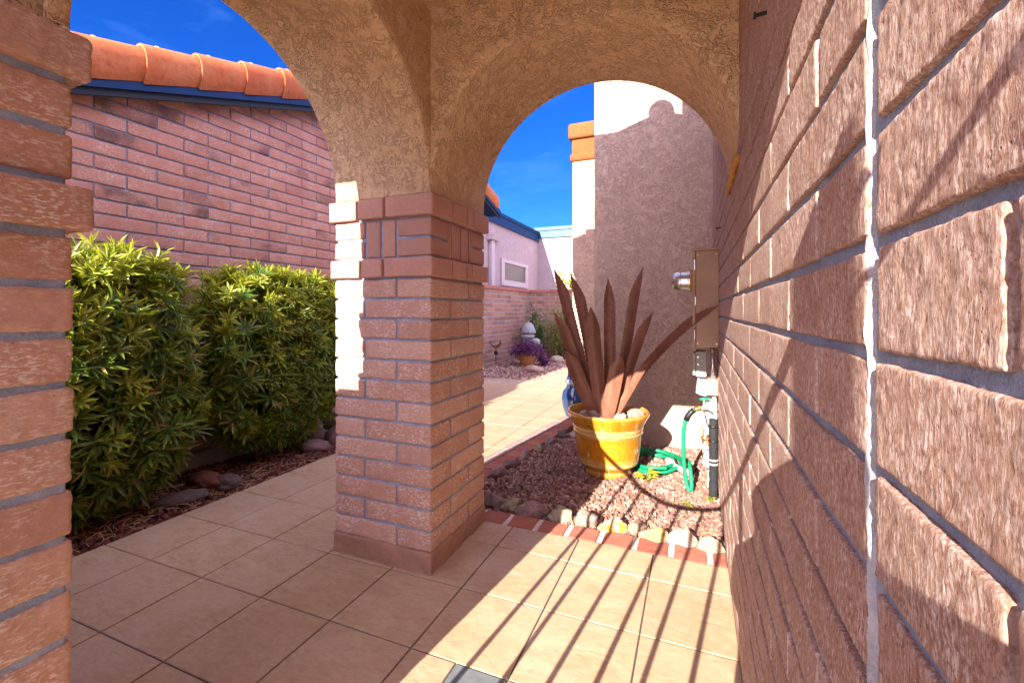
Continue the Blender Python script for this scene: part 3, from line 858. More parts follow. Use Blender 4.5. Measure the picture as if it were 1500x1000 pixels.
mb = MB(); slab(mb, -14, ROV - .1, .15, .5); rf = obj('roof', mb, M['roof_tile'], hs)
mb = MB(); ml = MB()
def rake_tiles(ya, yb, sl, zoff, first):
    y = ya; n_ = int((yb - ya) / 1.0)
    for k in range(n_):
        y0_, y1_ = ya + k, ya + k + 1.06
        if sl < 0: ends = ((y0_ - .06, .27), (y0_ + 1.0, .31))
        else: ends = ((y0_, .315), (y1_, .265))
        vs = []; nn = 14; rads = []
        for (y, rad), tt in zip(ends, (0, 1)):
            for inner in (0, 1):
                for q in range(nn + 1):
                    th = -PI * .28 + PI * 1.28 * q / nn
                    rr_ = rad - .035 * inner
                    vs.append((ROV - .14 + rr_ * .85 * math.cos(th), y, zoff(y) + rr_ * 1.42 * math.sin(th)))
        m_ = nn + 1; fs = []
        for q in range(nn):
            fs += [(q, q + 1, 2 * m_ + q + 1, 2 * m_ + q), (m_ + q, 3 * m_ + q, 3 * m_ + q + 1, m_ + q + 1), (q, m_ + q, m_ + q + 1, q + 1), (2 * m_ + q, 2 * m_ + q + 1, 3 * m_ + q + 1, 3 * m_ + q)]
        mb.add(vs, fs, R.random())
        # second course lip seen over the top
        c0 = ends[0][0] + .38
        arc = [(ROV - .34 + .2 * math.cos(PI * q / 10), c0, zoff(c0) + .31 + .18 * math.sin(PI * q / 10)) for q in range(11)]
        tube(ml, arc, .017, 6)
        arc2 = [(ROV - .34 + .24 * math.cos(PI * q / 10)) for q in range(11)]
        vs = []
        for yy in (c0, c0 + 1.0):
            vs += [(ROV - .34 + .24 * math.cos(PI * q / 10), yy, zoff(yy) + .12 + .24 * math.sin(PI * q / 10)) for q in range(11)]
        mb.add(vs, [(q, q + 1, q + 12, q + 11) for q in range(10)], R.random())
rake_tiles(-7.5, 10.5, 1, lambda y: rake_z(y) + .46, True)
rake_tiles(10.5, 18.4, -1, lambda y: rake_z(y) + .46, False)
obj('rake_tile', mb, M['roof_tile'], rf, smooth=True, autosmooth=40)
tube(ml, [(ROV - .34, -7.2, rake_z(-7.2) + .5), (ROV - .34, 10.5, rake_z(10.5) + .5), (ROV - .34, 18, rake_z(18) + .5)], .12, 6)
obj('tile_mortar', ml, M['roof_lip'], rf, smooth=True)
mb = MB(); box(mb, (-9, 15.4, 7.0), (ROV - .1, 17.95, 7.1)); prism(mb, [(15.3, rake_z(15.3)), (17.95, rake_z(17.95)), (17.95, rake_z(17.95) + .12), (15.3, rake_z(15.3) + .12)], 0, -12, ROV - .1)
mb2 = MB(); prism(mb2, [(15.3, rake_z(15.3) - .02), (17.95, rake_z(17.95) - .02), (17.95, rake_z(17.95) + .1), (15.3, rake_z(15.3) + .1)], 0, -12, ROV - .13)
obj('eave_soffit', mb2, M['navy'], hs)

# ------------------------------------------------------------------ shrubs
def shrub(name, label, lo, hi, n, seed, trunk, mat, base, Lf=(.22, .37), fill=.25, top_young=.55):
    t = thing(name, label, 'shrub', base, 'clipped shrubs along the house wall')
    rr = random.Random(seed); mb = MB()
    lo = Vector(lo); hi = Vector(hi); c = (lo + hi) / 2; h = (hi - lo) / 2
    cnt = 0
    while cnt < n:
        # superellipsoid surface sample
        d = Vector((rr.gauss(0, 1), rr.gauss(0, 1), rr.gauss(0, 1)))
        if d.length < .01: continue
        k = (abs(d.x) ** 5 + abs(d.y) ** 5 + abs(d.z) ** 5) ** .2
        d = d / k
        p = Vector((d.x * h.x, d.y * h.y, d.z * h.z))
        lump = 1 + .13 * noise.noise(Vector((d.x * 2.1 + seed, d.y * 2.1, d.z * 2.1))) + .09 * noise.noise(Vector((d.x * 5 + seed, d.y * 5, d.z * 5)))
        inner = rr.random() < fill
        s_ = rr.uniform(.55, .93) if inner else rr.choice((rr.uniform(.9, 1.0), rr.uniform(.97, 1.04), rr.uniform(1.0, 1.1)))
        # thin out the bottom into a skirt
        q = c + p * lump * s_
        zr = (q.z - lo.z) / (hi.z - lo.z)
        if zr < .22: 
            q.x += (c.x - q.x) * (.22 - zr) * 1.6; q.y += (c.y - q.y) * (.22 - zr) * 1.2
        nrm = Vector((d.x ** 3 / h.x, d.y ** 3 / h.y, d.z ** 3 / h.z)).normalized()
        axis_ = (nrm * .8 + Vector((0, 0, .55 if zr > .25 else -.25)) + Vector((rr.gauss(0, .35), rr.gauss(0, .35), rr.gauss(0, .35)))).normalized()
        u = axis_.orthogonal().normalized(); w = axis_.cross(u)
        young = (rr.random() < (.12 + top_young * max(0, (zr - .6) / .4) + .3 * max(0, zr - .35)))
        nl = rr.randint(9, 14); ph = rr.random() * 6
        for i in range(nl):
            th = ph + i * 2.399; el = rr.uniform(.25, 1.25) if young else rr.uniform(.05, 1.0)
            dr = (u * math.cos(th) + w * math.sin(th)) * math.cos(el) + axis_ * math.sin(el)
            b = q - axis_ * (.10 * i / nl)
            L = rr.uniform(*Lf) * (.85 if young else 1)
            leafblade(mb, b, dr, L, rr.uniform(.036, .056), axis_, rr.uniform(.05, .3), rr.random(), rr.uniform(.35, .8) if young else rr.choice((0, 0, .02, .08)))
        cnt += 1
    obj('foliage', mb, M[mat], t, smooth=False)
    mb = MB()
    for k in range(7):
        a = rr.uniform(0, 2 * PI); b0 = Vector(trunk) + Vector((rr.uniform(-.1, .1), rr.uniform(-.1, .1), -.1))
        e = Vector((c.x + math.cos(a) * h.x * .6, c.y + math.sin(a) * h.y * .6, lo.z + rr.uniform(.4, .9) * (hi.z - lo.z)))
        m1 = b0.lerp(e, .4) + Vector((rr.uniform(-.1, .1), rr.uniform(-.1, .1), .3))
        tube(mb, [b0, b0.lerp(m1, .5) + Vector((0, 0, .1)), m1, m1.lerp(e, .6), e], [.09, .075, .055, .035, .02], 7)
    obj('stem', mb, M['stem'], t, smooth=True)
    return t
shrub('clipped_shrub', 'taller boxy clipped shrub nearer the lens, touching the brick pier in view', (-2.95, -1.0, .35), (-1.25, 1.5, 3.92), 1750, 3, (-2.2, .85, 0), 'leaf', (-2.2, .85, 0))
shrub('clipped_shrub', 'boxy clipped shrub behind the taller one, partly covered by the square pillar', (-3.0, 2.2, .5), (-1.5, 5.5, 3.88), 1600, 9, (-2.45, 3.45, 0), 'leaf', (-2.45, 3.45, 0))

# ------------------------------------------------------------------ stones
def stone(name, label, cat, c, size, seed, mat, group=None, facet=True, rz=0.0, amp=.28, level=4, nf=1.3):
    mb = MB(); rock(mb, c, size, seed, level, amp, facet, rz, nf)
    return tag(obj(name, mb, mat, None, smooth=True, autosmooth=32 if facet else None, base=(c[0], c[1], c[2] - size[2] * .6)), label, cat, group)
RK = dict(
 grey_purple=m_rock('rock_grey_purple', (.20, .14, .14), (.30, .21, .20), (.40, .30, .27), 10, (.6, .5, .45), .3),
 olive=m_rock('rock_olive', (.22, .17, .08), (.34, .28, .14), (.48, .43, .30), 14, (.75, .7, .6), .4),
 purple=m_rock('rock_purple', (.24, .14, .15), (.36, .23, .22), (.46, .32, .29), 9, (.7, .55, .5), .35),
 striped=m_rock('rock_striped', (.16, .15, .07), (.55, .52, .38), (.74, .72, .6), 9, (.2, .2, .1), .5),
 speckled=m_rock('rock_speckled', (.22, .14, .12), (.48, .34, .28), (.62, .48, .4), 26, (.14, .1, .09), .5),
 orange=m_rock('rock_orange', (.62, .22, .02), (.75, .36, .05), (.85, .76, .66), 13, (.9, .85, .8), .8),
 brown=m_rock('rock_brown', (.34, .18, .12), (.5, .31, .23), (.6, .44, .34), 16, (.7, .5, .3), .4),
 gold=m_rock('rock_gold', (.42, .22, .06), (.52, .34, .15), (.62, .48, .3), 15, (.8, .68, .45), .5),
 white=m_rock('rock_white', (.48, .38, .31), (.60, .52, .45), (.66, .59, .52), 10, (.7, .45, .3), .25),
 tan=m_rock('rock_tan', (.38, .25, .15), (.48, .34, .22), (.58, .46, .33), 14, (.82, .74, .62), .6),
 redbrown=m_rock('rock_redbrown', (.17, .05, .035), (.23, .08, .055), (.28, .11, .08), 9, (.3, .15, .1), .2),
 darkgrey=m_rock('rock_darkgrey', (.10, .075, .07), (.15, .11, .10), (.2, .15, .13), 12, (.3, .25, .2), .2),
 mauve=m_rock('rock_mauve', (.20, .12, .115), (.27, .165, .155), (.33, .21, .19), 7, (.4, .3, .28), .15),
 river=m_rock('rock_river', (.42, .26, .18), (.52, .34, .25), (.6, .42, .32), 6, (.7, .55, .45), .2),
)
EG = 'rough stones edging the gravel bed'
edge = [('dull grey-purple edging stone closest to the square pillar', 3.40, 3.24, (.20, .17, .17), 'grey_purple'),
 ('small blocky olive edging stone next to the pointed purple one', 3.72, 3.18, (.17, .15, .17), 'olive'),
 ('pointed purple edging stone in the shade, highest of the row', 4.10, 3.14, (.26, .18, .22), 'purple'),
 ('whitish edging stone with dark olive stripes where the sunlight begins', 4.56, 3.10, (.24, .17, .17), 'striped'),
 ('speckled grey-pink edging stone beside the orange one', 4.95, 3.12, (.20, .18, .14), 'speckled'),
 ('bright orange and white edging stone', 5.38, 3.08, (.24, .17, .18), 'orange'),
 ('low brown edging stone behind the golden one', 5.70, 3.20, (.17, .15, .13), 'brown'),
 ('golden tan flat edging stone', 5.98, 3.02, (.24, .17, .14), 'gold'),
 ('white angular edging stone, palest of the row', 6.35, 3.05, (.21, .19, .17), 'white'),
 ('pale tan veined edging stone touching the block wall', 6.68, 3.0, (.20, .18, .15), 'tan')]
for i, (lb, x, y, sz, mt) in enumerate(edge):
    stone('edging_stone', lb, 'stone', (x, y + .06, -.025), (sz[0] * 1.08, sz[1] * 1.05, sz[2] * 1.15), 20 + i, RK[mt], EG, rz=R.uniform(-.5, .5))
ed2 = [('low purple stone on the walk edging, nearest the square pillar', 2.86, 4.55, 'purple'), ('flat mauve stone on the walk edging with a light upper face', 2.92, 5.15, 'mauve'), ('whitish hollow stone on the walk edging', 3.0, 5.75, 'speckled'),
       ('dark olive stone on the walk edging', 3.1, 6.4, 'olive'), ('long grey stone on the walk edging', 3.2, 7.05, 'grey_purple'), ('furthest small stone on the walk edging by the pot', 3.3, 7.7, 'darkgrey')]
for i, (lb, x, y, mt) in enumerate(ed2):
    stone('edging_stone', lb, 'stone', (x, y, -.01), (.15, .27, .13), 50 + i, RK[mt], 'stones along the walk edging', rz=R.uniform(-.3, .3))
bs = [('reddish-brown flat boulder in the mulch between the two clipped shrubs', -1.95, 2.02, (.42, .26, .16), 'redbrown', -.3), ('dark grey stone beside the reddish-brown boulder', -1.55, 2.12, (.24, .2, .15), 'darkgrey', .2),
      ('long grey curved stone half sunk at the tile edge', -1.62, 1.35, (.16, .44, .11), 'darkgrey', -.5),
      ('dark rounded stone under the clipped shrub, left of the stacked pair', -2.35, 4.95, (.36, .30, .24), 'mauve', .3), ('flat oval mauve stone in front of the cluster by the walk', -1.72, 4.35, (.36, .27, .18), 'mauve', .1),
      ('large mauve stone on top of the cluster beside the pillar', -2.3, 5.85, (.46, .36, .36), 'mauve', .5), ('round mauve stone at the tile edge against the pillar', -1.75, 5.15, (.36, .30, .24), 'mauve', -.4)]
for i, (lb, x, y, sz, mt, rz) in enumerate(bs):
    stone('garden_stone', lb, 'stone', (x, y, -.05 + sz[2] * .45), sz, 70 + i, RK[mt], 'rounded stones in the mulch bed', facet=False, rz=rz, amp=.22, nf=.9)

# ------------------------------------------------------------------ glazed pot with steel agave
PX, PY, PZ = 4.86, 5.62, -.07
pot = thing('flower_pot', 'large glossy ochre glazed pot with pale rings standing on red gravel', 'flower pot', (PX, PY, PZ), None)
mb = MB()
prof = [(.44, 0), (.465, .015), (.47, .06), (.455, .10), (.47, .14), (.53, .20), (.585, .235), (.60, .26), (.605, .30), (.625, .42), (.645, .56), (.655, .70), (.66, .80), (.668, .83), (.69, .85), (.695, .875), (.685, .895), (.69, .91), (.70, .93), (.705, .96), (.70, .975), (.715, 1.0), (.745, 1.06), (.785, 1.14), (.815, 1.20), (.825, 1.235), (.815, 1.262), (.79, 1.27), (.765, 1.255), (.74, 1.20), (.70, 1.12), (.66, 1.0)]
n0 = 0; lathe(mb, prof, (PX, PY, PZ), 72)
ring = [1.0 if (.23 < h < .31 and r_ > .56) or (.82 < h < .99 and r_ > .66) or (.09 < h < .13) else (.35 if h > 1.22 else 0.0) for r_, h in prof]
mb.t = [ring[i // 72] for i in range(len(mb.v))]
obj('pot_body', mb, M['glaze'], pot, smooth=True)
mb = MB(); lathe(mb, [(.70, 1.10), (.5, 1.12), (.2, 1.13), (0.0001, 1.13)], (PX, PY, PZ), 40); obj('soil', mb, M['soil'], pot)
for i, (lb, x, y, z, sz, mt) in enumerate([('big flat cream rock lying in the pot at the foot of the steel leaves', 4.55, 5.42, 1.13, (.30, .22, .13), 'white'), ('small round white rock in the pot in front of the narrow leaves', 5.13, 5.33, 1.11, (.15, .14, .12), 'white'),
        ('grey-white rock in the pot at its sunlit rim', 5.42, 5.52, 1.13, (.22, .18, .15), 'speckled'), ('pale rock in the pot behind the steel leaves', 4.95, 6.05, 1.10, (.22, .18, .12), 'white')]):
    stone('pot_rock', lb, 'rock', (x, y, z), sz, 90 + i, RK[mt], 'rocks in the glazed pot', rz=i * .7)
ag = thing('steel_agave', 'rusty brown steel agave with saw-edged blades standing in the ochre pot', 'sculpture', (PX, PY, 1.0))
def blade(base, tip, w, bend=None, face=(0, -1, 0), fold=.22, teeth=34, taper=.80, side=0):
    base, tip = Vector(base), Vector(tip); d = tip - base; L = d.length
    mid = base.lerp(tip, .5) + (Vector(bend) if bend else Vector((0, 0, 0)))
    f = Vector(face); N = teeth * 2; vs = []; fs = []; th = .008
    for i in range(N + 1):
        t = i / N
        p = base * (1 - t) ** 2 + mid * 2 * t * (1 - t) + tip * t * t
        # cheap de-casteljau-ish: keep middle control on the curve
        tg = ((mid - base) * 2 * (1 - t) + (tip - mid) * 2 * t).normalized()
        s_ = tg.cross(f).normalized(); n_ = s_.cross(tg).normalized()
        if n_.dot(f) < 0: n_ = -n_
        if t < taper: ww = w * (.70 + .30 * math.sin(PI / 2 * min(1, t / .5)))
        else: ww = w * max(0.0, 1 - ((t - taper) / (1 - taper)) ** 1.35) 
        if t > taper: p = p + s_ * (side * w * .42 * ((t - taper) / (1 - taper)) ** 1.2)
        tooth = (.014 if i % 2 else 0.0) if .1 < t < .93 else 0
        e = ww * .5 + tooth
        for sgn in (1, -1):          # front and back skins
            o_ = n_ * th * sgn
            vs += [p - s_ * e + n_ * fold * e + o_, p - s_ * e * .5 + n_ * fold * e * .38 + o_, p + o_, p + s_ * e * .5 + n_ * fold * e * .38 + o_, p + s_ * e + n_ * fold * e + o_]
    K = 10
    for i in range(N):
        a, b = i * K, (i + 1) * K
        for k in range(4):
            fs.append((a + k, a + k + 1, b + k + 1, b + k)); fs.append((a + 5 + k, b + 5 + k, b + 6 + k, a + 6 + k))
        fs.append((a, b, b + 5, a + 5)); fs.append((a + 4, a + 9, b + 9, b + 4))
    mb = MB(); mb.add(vs, fs); return mb
BL = [ # base, tip, width, bend, face, tip side
 ((4.60, 5.62, 1.1), (3.80, 5.62, 4.13), .215, (-.05, 0, .05), (.25, -1, 0), -1),
 ((4.68, 5.80, 1.1), (4.10, 5.85, 4.04), .22, (.05, 0, 0), (.1, -1, 0), -1),
 ((4.62, 5.44, 1.1), (3.88, 5.35, 3.22), .20, (-.03, 0, 0), (.35, -1, .1), -1),
 ((4.66, 5.32, 1.1), (4.14, 5.18, 2.42), .26, (-.03, 0, 0), (.2, -1, .1), -.4),
 ((4.80, 5.34, 1.08), (4.57, 5.34, 3.30), .28, (-.02, -.02, 0), (0, -1, .1), 0),
 ((4.86, 5.80, 1.1), (4.85, 5.85, 3.90), .22, (.02, 0, 0), (.15, -1, 0), -.3),
 ((4.82, 5.95, 1.1), (4.76, 6.1, 3.30), .13, None, (0, -1, 0), 0),
 ((5.00, 5.78, 1.1), (5.46, 5.85, 4.12), .195, (.0, 0, 0), (-.25, -1, 0), 1),
 ((4.92, 5.28, 1.08), (5.16, 5.22, 2.34), .28, (.0, -.02, 0), (-.1, -1, .1), .5),
 ((5.02, 5.42, 1.1), (5.70, 5.40, 3.21), .18, (-.02, 0, 0), (-.35, -1, 0), 1),
 ((5.04, 5.34, 1.1), (5.68, 5.22, 2.28), .14, (-.02, 0, 0), (-.35, -1, 0), 1),
 ((5.00, 5.66, 1.1), (6.87, 4.88, 3.36), .16, (-.26, .05, .22), (-.2, -1, .5), 1),
]
for b_, t_, w_, bd, fc, sd_ in BL:
    obj('leaf', blade(b_, t_, w_, bd, fc, side=sd_), M['rust'], ag, smooth=True, autosmooth=50)

# ------------------------------------------------------------------ utilities on the block wall
mbx = thing('meter_box', 'tall tan painted steel meter box with a round glass meter on the block wall', 'meter box', (6.69, 5.6, 2.55))
mb = MB(); box(mb, (6.52, 5.0, 2.56), (6.895, 6.25, 4.27), .015); obj('cabinet', mb, M['box_tan'], mbx)
mb = MB(); box(mb, (6.465, 4.985, 2.50), (6.515, 6.265, 4.30), .012); dr = obj('door', mb, M['box_tan'], mbx)
mb = MB(); box(mb, (6.455, 4.97, 4.27), (6.9, 6.28, 4.31), .01); obj('top_flange', mb, M['box_tan'], mbx)
for z in (4.02, 2.78):
    mb = MB(); lathe(mb, [(.022, -.09), (.022, .09)], (6.50, 4.975, z), 10); obj('hinge', mb, M['steel'], dr)
mb = MB(); lathe(mb, [(.19, 0), (.19, -.07), (.175, -.08), (.17, -.2), (.178, -.21), (.17, -.31), (.14, -.345), (.0001, -.35)], (6.46, 5.55, 3.78), 32, ax='x'); mt = obj('meter', mb, M['steel'], mbx, smooth=True, autosmooth=40)
mb = MB(); lathe(mb, [(.205, .0), (.205, -.045)], (6.462, 5.55, 3.78), 32, ax='x'); obj('sealing_ring', mb, M['foam_yellow'], mt)
mb = MB(); box(mb, (6.50, 4.962, 3.30), (6.53, 4.992, 3.46), .008); obj('latch', mb, M['steel'], dr)
for (sx, sz) in ((6.56, 4.20), (6.86, 4.20), (6.56, 2.63), (6.86, 2.63)):
    mb = MB(); lathe(mb, [(.014, 0), (.012, -.012), (.0001, -.014)], (sx, 5.0, sz), 10, ax='y'); obj('screw', mb, M['steel'], mbx)
pb = thing('phone_box', 'small weathered grey connection box under the tan meter box', 'utility box', (6.6, 5.3, 2.0))
mb = MB(); box(mb, (6.52, 5.12, 2.02), (6.70, 5.5, 2.48), .02); obj('housing', mb, M['box_grey'], pb)
mb = MB(); box(mb, (6.47, 5.10, 2.05), (6.515, 5.52, 2.45), .012); cv = obj('cover', mb, M['box_grey'], pb)
for z in (2.12, 2.25, 2.38):
    mb = MB(); lathe(mb, [(.018, 0), (.018, -.03)], (6.56, 5.12, z), 8, ax='y'); obj('bolt', mb, M['steel'], cv)
cd = thing('conduit', 'grey steel conduit dropping from the tan meter box to the lower metal box', 'pipe', (6.8, 5.1, 2.0))
mb = MB(); tube(mb, [(6.80, 5.12, 2.55), (6.80, 5.12, 1.98)], .035, 12); obj('pipe', mb, M['steel'], cd, True)
for z in (2.5, 2.03):
    mb = MB(); lathe(mb, [(.05, -.03), (.05, .03)], (6.80, 5.12, z), 12); obj('coupling', mb, M['steel'], cd)
jb = thing('junction_box', 'low metal box with tan end plate and grey lid beneath the meter box', 'utility box', (6.7, 5.2, 1.7))
mb = MB(); box(mb, (6.70, 5.02, 1.72), (6.885, 5.6, 2.0), .01); obj('end_plate', mb, M['box_tan'], jb)
mb = MB(); prism(mb, [(6.58, 1.72), (6.695, 1.70), (6.695, 2.0), (6.60, 2.0)], 1, 5.0, 5.62); obj('lid', mb, M['box_blue'], jb)
mb = MB(); prism(mb, [(6.52, 1.75), (6.572, 1.73), (6.592, 2.0), (6.55, 2.0)], 1, 5.02, 5.60); obj('side_flap', mb, M['box_grey'], jb)
wp = thing('water_pipes', 'white painted board and pipework with brass tap and orange valve on the wall foot', 'pipes', (6.75, 5.2, 0))
mb = MB(); box(mb, (6.64, 5.30, .36), (6.86, 5.42, 1.66), .02); obj('backing_board', mb, M['white_pvc'], wp)
mb = MB(); tube(mb, [(6.84, 5.06, -.1), (6.84, 5.06, 1.30), (6.84, 5.1, 1.55), (6.82, 5.15, 1.72)], .03, 10); tube(mb, [(6.74, 5.2, .05), (6.75, 5.2, .6)], .035, 10); obj('riser', mb, M['white_pvc'], wp, True)
mb = MB(); tube(mb, [(6.60, 5.16, 1.45), (6.72, 5.12, 1.50), (6.86, 5.05, 1.44)], [.035, .055, .05], 12); tube(mb, [(6.66, 5.15, 1.48), (6.66, 5.15, 1.60)], .018, 8); tp = obj('tap', mb, M['box_grey'], wp, True)
mb = MB(); tube(mb, [(6.585, 5.13, 1.62), (6.66, 5.14, 1.63), (6.74, 5.13, 1.64)], .022, 8); obj('handle', mb, M['teal_pl'], tp, True)
mb = MB(); tube(mb, [(6.63, 5.08, .85), (6.63, 5.08, 1.15)], .012, 8); tube(mb, [(6.70, 5.08, .92), (6.70, 5.08, 1.05)], .014, 8); tube(mb, [(6.60, 5.1, .95), (6.76, 5.1, .92)], .02, 8); vb = obj('valve', mb, M['brass'], wp, True)
mb = MB(); box(mb, (6.69, 5.05, .84), (6.77, 5.12, .95), .02); obj('lever', mb, M['orange_pl'], vb)
mb = MB()
for k, pts in enumerate(([(6.66, 5.1, 1.4), (6.70, 5.0, 1.2), (6.80, 5.0, 1.15), (6.86, 5.04, 1.3)], [(6.62, 5.1, .55), (6.66, 5.05, .72), (6.76, 5.02, .78), (6.85, 5.02, .6)], [(6.60, 5.1, .50), (6.70, 5.06, .42), (6.85, 5.02, .45)])):
    pp = [Vector(p) for p in pts]; q = []
    for i in range(13):
        t = i / 12 * (len(pp) - 1); a = min(int(t), len(pp) - 2); q.append(pp[a].lerp(pp[a + 1], t - a))
    mb = MB(); tube(mb, q, .010, 6); obj('cable', mb, M['black'], wp, True)
fp = thing('insulated_pipe', 'black foam wrapped water pipe standing in the gravel against the block wall', 'pipe', (6.83, 4.95, 0))
mb = MB(); tube(mb, [(6.80, 4.95, -.1 + i * .075) for i in range(20)], [.07 + .012 * noise.noise(Vector((i * .9, 3, 1))) for i in range(20)], 14); obj('foam', mb, M['foam'], fp, True)
for z in (.55, .62, .95, 1.2):
    mb = MB(); lathe(mb, [(.083, -.016), (.087, 0), (.083, .016)], (6.80, 4.95, z), 16); obj('tape', mb, M['box_grey'] if z < .9 else M['black'], fp, True)

# hose
def spline(pts, n=12):
    pts = [Vector(p) for p in pts]; out = []
    for i in range(len(pts) - 1):
        p0, p1, p2, p3 = pts[max(i - 1, 0)], pts[i], pts[i + 1], pts[min(i + 2, len(pts) - 1)]
        for k in range(n):
            t = k / n
            out.append(.5 * ((2 * p1) + (p2 - p0) * t + (2 * p0 - 5 * p1 + 4 * p2 - p3) * t * t + (3 * p1 - p0 - 3 * p2 + p3) * t ** 3))
    out.append(pts[-1]); return out
hz = thing('garden_hose', 'green garden hose coiled on gravel behind the pot and looping up to the tap', 'hose', (6.2, 6.0, 0))
cp = [(6.50, 5.16, 1.42), (6.38, 5.15, 1.30), (6.32, 5.15, 1.05), (6.31, 5.15, .7), (6.33, 5.13, .35), (6.37, 5.1, .08), (6.42, 5.08, -.02), (6.45, 5.12, .03), (6.44, 5.2, .18), (6.41, 5.36, .36), (6.34, 5.6, .36), (6.27, 5.9, .2), (6.2, 6.1, .06)]
rr = random.Random(4); 
for k in range(4 * 10):
    a = 2 * PI * k / 10; e = .09 * math.sin(k * .31 + 1) + rr.uniform(-.03, .03)
    cp.append((5.70 + (.50 + e) * math.cos(a - .4), 6.38 + (.62 + e) * math.sin(a - .4), -.02 + .03 * (k // 10) + .025 * math.sin(a * 2 + k // 10)))
mb = MB(); tube(mb, spline(cp, 8), .038, 10); obj('tube', mb, M['hose'], hz, True)
mb = MB(); tube(mb, [(6.49, 5.16, 1.415), (6.44, 5.155, 1.37), (6.395, 5.15, 1.31), (6.36, 5.15, 1.22)], .052, 12); obj('strain_relief', mb, M['black'], hz, True)
mb = MB(); tube(mb, [(6.50, 5.16, 1.42), (6.56, 5.16, 1.45)], .045, 12); tube(mb, [(6.55, 5.16, 1.45), (6.61, 5.16, 1.46)], .055, 8); obj('coupling', mb, M['brass'], hz, True)
nz = thing('hose_nozzle', 'off-white plastic hose nozzle lying on the gravel by the green coil', 'nozzle', (6.15, 6.1, 0))
mb = MB(); tube(mb, [(5.98, 6.3, .10), (6.06, 6.18, .08), (6.10, 6.13, .07)], [.07, .075, .05], 12); obj('head', mb, M['white_pvc'], nz, True)
mb = MB(); tube(mb, [(6.09, 6.15, .065), (6.3, 5.95, .03), (6.42, 5.85, .02)], [.05, .055, .05], 12); obj('grip', mb, M['white_pvc'], nz, True)
# weeds
def weed(label, c, n, L, w, mat, seed):
    rr = random.Random(seed); mb = MB()
    for k in range(n):
        a = rr.uniform(0, 2 * PI); st = Vector(c) + Vector((math.cos(a), math.sin(a), 0)) * rr.uniform(0, L * .7) + Vector((0, 0, rr.uniform(.02, L)))
        leafblade(mb, st, Vector((math.cos(a), math.sin(a), rr.uniform(-.1, .7))), L * rr.uniform(.7, 1.2), w, Vector((0, 0, 1)), .3, rr.random() * .9, rr.uniform(.2, .6))
        tube(mb, [Vector(c) - Vector((0, 0, .03)), st], .006, 4)
    return tag(obj('weed', mb, M[mat], None, base=c), label, 'weed', 'weeds in the gravel bed')
weed('leafy yellow-green weed growing beside the ochre pot', (5.66, 5.35, -.05), 20, .16, .09, 'leaf_yellow', 1)
weed('tiny green weed sprouting in the middle of the sunlit gravel', (6.38, 4.42, -.05), 9, .06, .035, 'leaf_yellow', 2)
weed('tiny green weed at the foot of the black foam pipe', (6.74, 4.80, -.05), 12, .07, .03, 'leaf_yellow', 3)

# ------------------------------------------------------------------ stucco block behind the pot
sb = thing('stucco_building', 'tall beige stucco block with a stepped rear part and terracotta bands', 'building', (7, 10, 0))
mb = MB(); rbrick(mb, (4.10, 7.9, -.15), (9.5, 12.0, 9.22), 9e9, .04, 0, .5); obj('front_block', mb, M['stucco_block'], sb, smooth=True, autosmooth=40)
mb = MB(); rbrick(mb, (4.02, 7.82, 9.22), (9.6, 12.1, 9.6), 9e9, .08, 0, .5); obj('coping', mb, M['stucco_orange'], sb, smooth=True, autosmooth=40)
mb = MB(); rbrick(mb, (2.72, 11.0, -.15), (4.6, 14.0, 8.22), 9e9, .04, 0, .5); obj('rear_block', mb, M['stucco_block'], sb, smooth=True, autosmooth=40)
mb = MB(); 
rbrick(mb, (2.59, 10.87, 8.88), (4.6, 14.1, 9.40), 9e9, .10, 0, .5); rbrick(mb, (2.71, 10.99, 8.3), (4.6, 14.0, 8.95), 9e9, .02, 0, .5); rbrick(mb, (2.64, 10.92, 8.14), (4.6, 14.1, 8.42), 9e9, .10, 0, .5)
obj('parapet_band', mb, M['stucco_orange'], sb, smooth=True, autosmooth=40)

# ------------------------------------------------------------------ far garden
lw = thing('low_block_wall', 'low slump-block garden wall with a brick cap below the mauve house', 'wall', (-4.7, 22, 0))
mb = MB()
for k in range(17):
    z0 = -.1 + .27 * k; y = 15.5 - (0 if k % 2 else .5)
    while y < 26.9:
        yb = min(y + 1, 26.9); rbrick(mb, (-4.66, y + .016, z0 + .018), (-4.6, yb - .016, z0 + .252), 9e9, .014, 0, R.random(), 'XyYzZ'); y = yb
    x = -4.6 - (0 if k % 2 else .5)
    while x < 2.6:
        xb = x + 1; rbrick(mb, (max(x, -4.6) + .016, 26.9, z0 + .018), (xb - .016, 26.96, z0 + .252), 9e9, .014, 0, R.random(), 'xXyzZ'); x = xb
obj('block_face', mb, M['brick_far'], lw)
mb = MB(); box(mb, (-5.0, 15.5, -.15), (-4.615, 26.95, 4.49)); box(mb, (-4.615, 26.915, -.15), (2.6, 27.3, 4.49)); obj('mortar', mb, M['mortar'], lw)
mb = MB(); 
for y in range(15, 27): rbrick(mb, (-5.05, y + .52, 4.5), (-4.55, min(y + 1.5, 26.86), 4.70), 9e9, .02, 0, R.random())
for x in range(-5, 3): rbrick(mb, (x + .02, 26.87, 4.5), (x + 1, 27.4, 4.70), 9e9, .02, 0, R.random())
obj('cap', mb, M['paver'], lw)

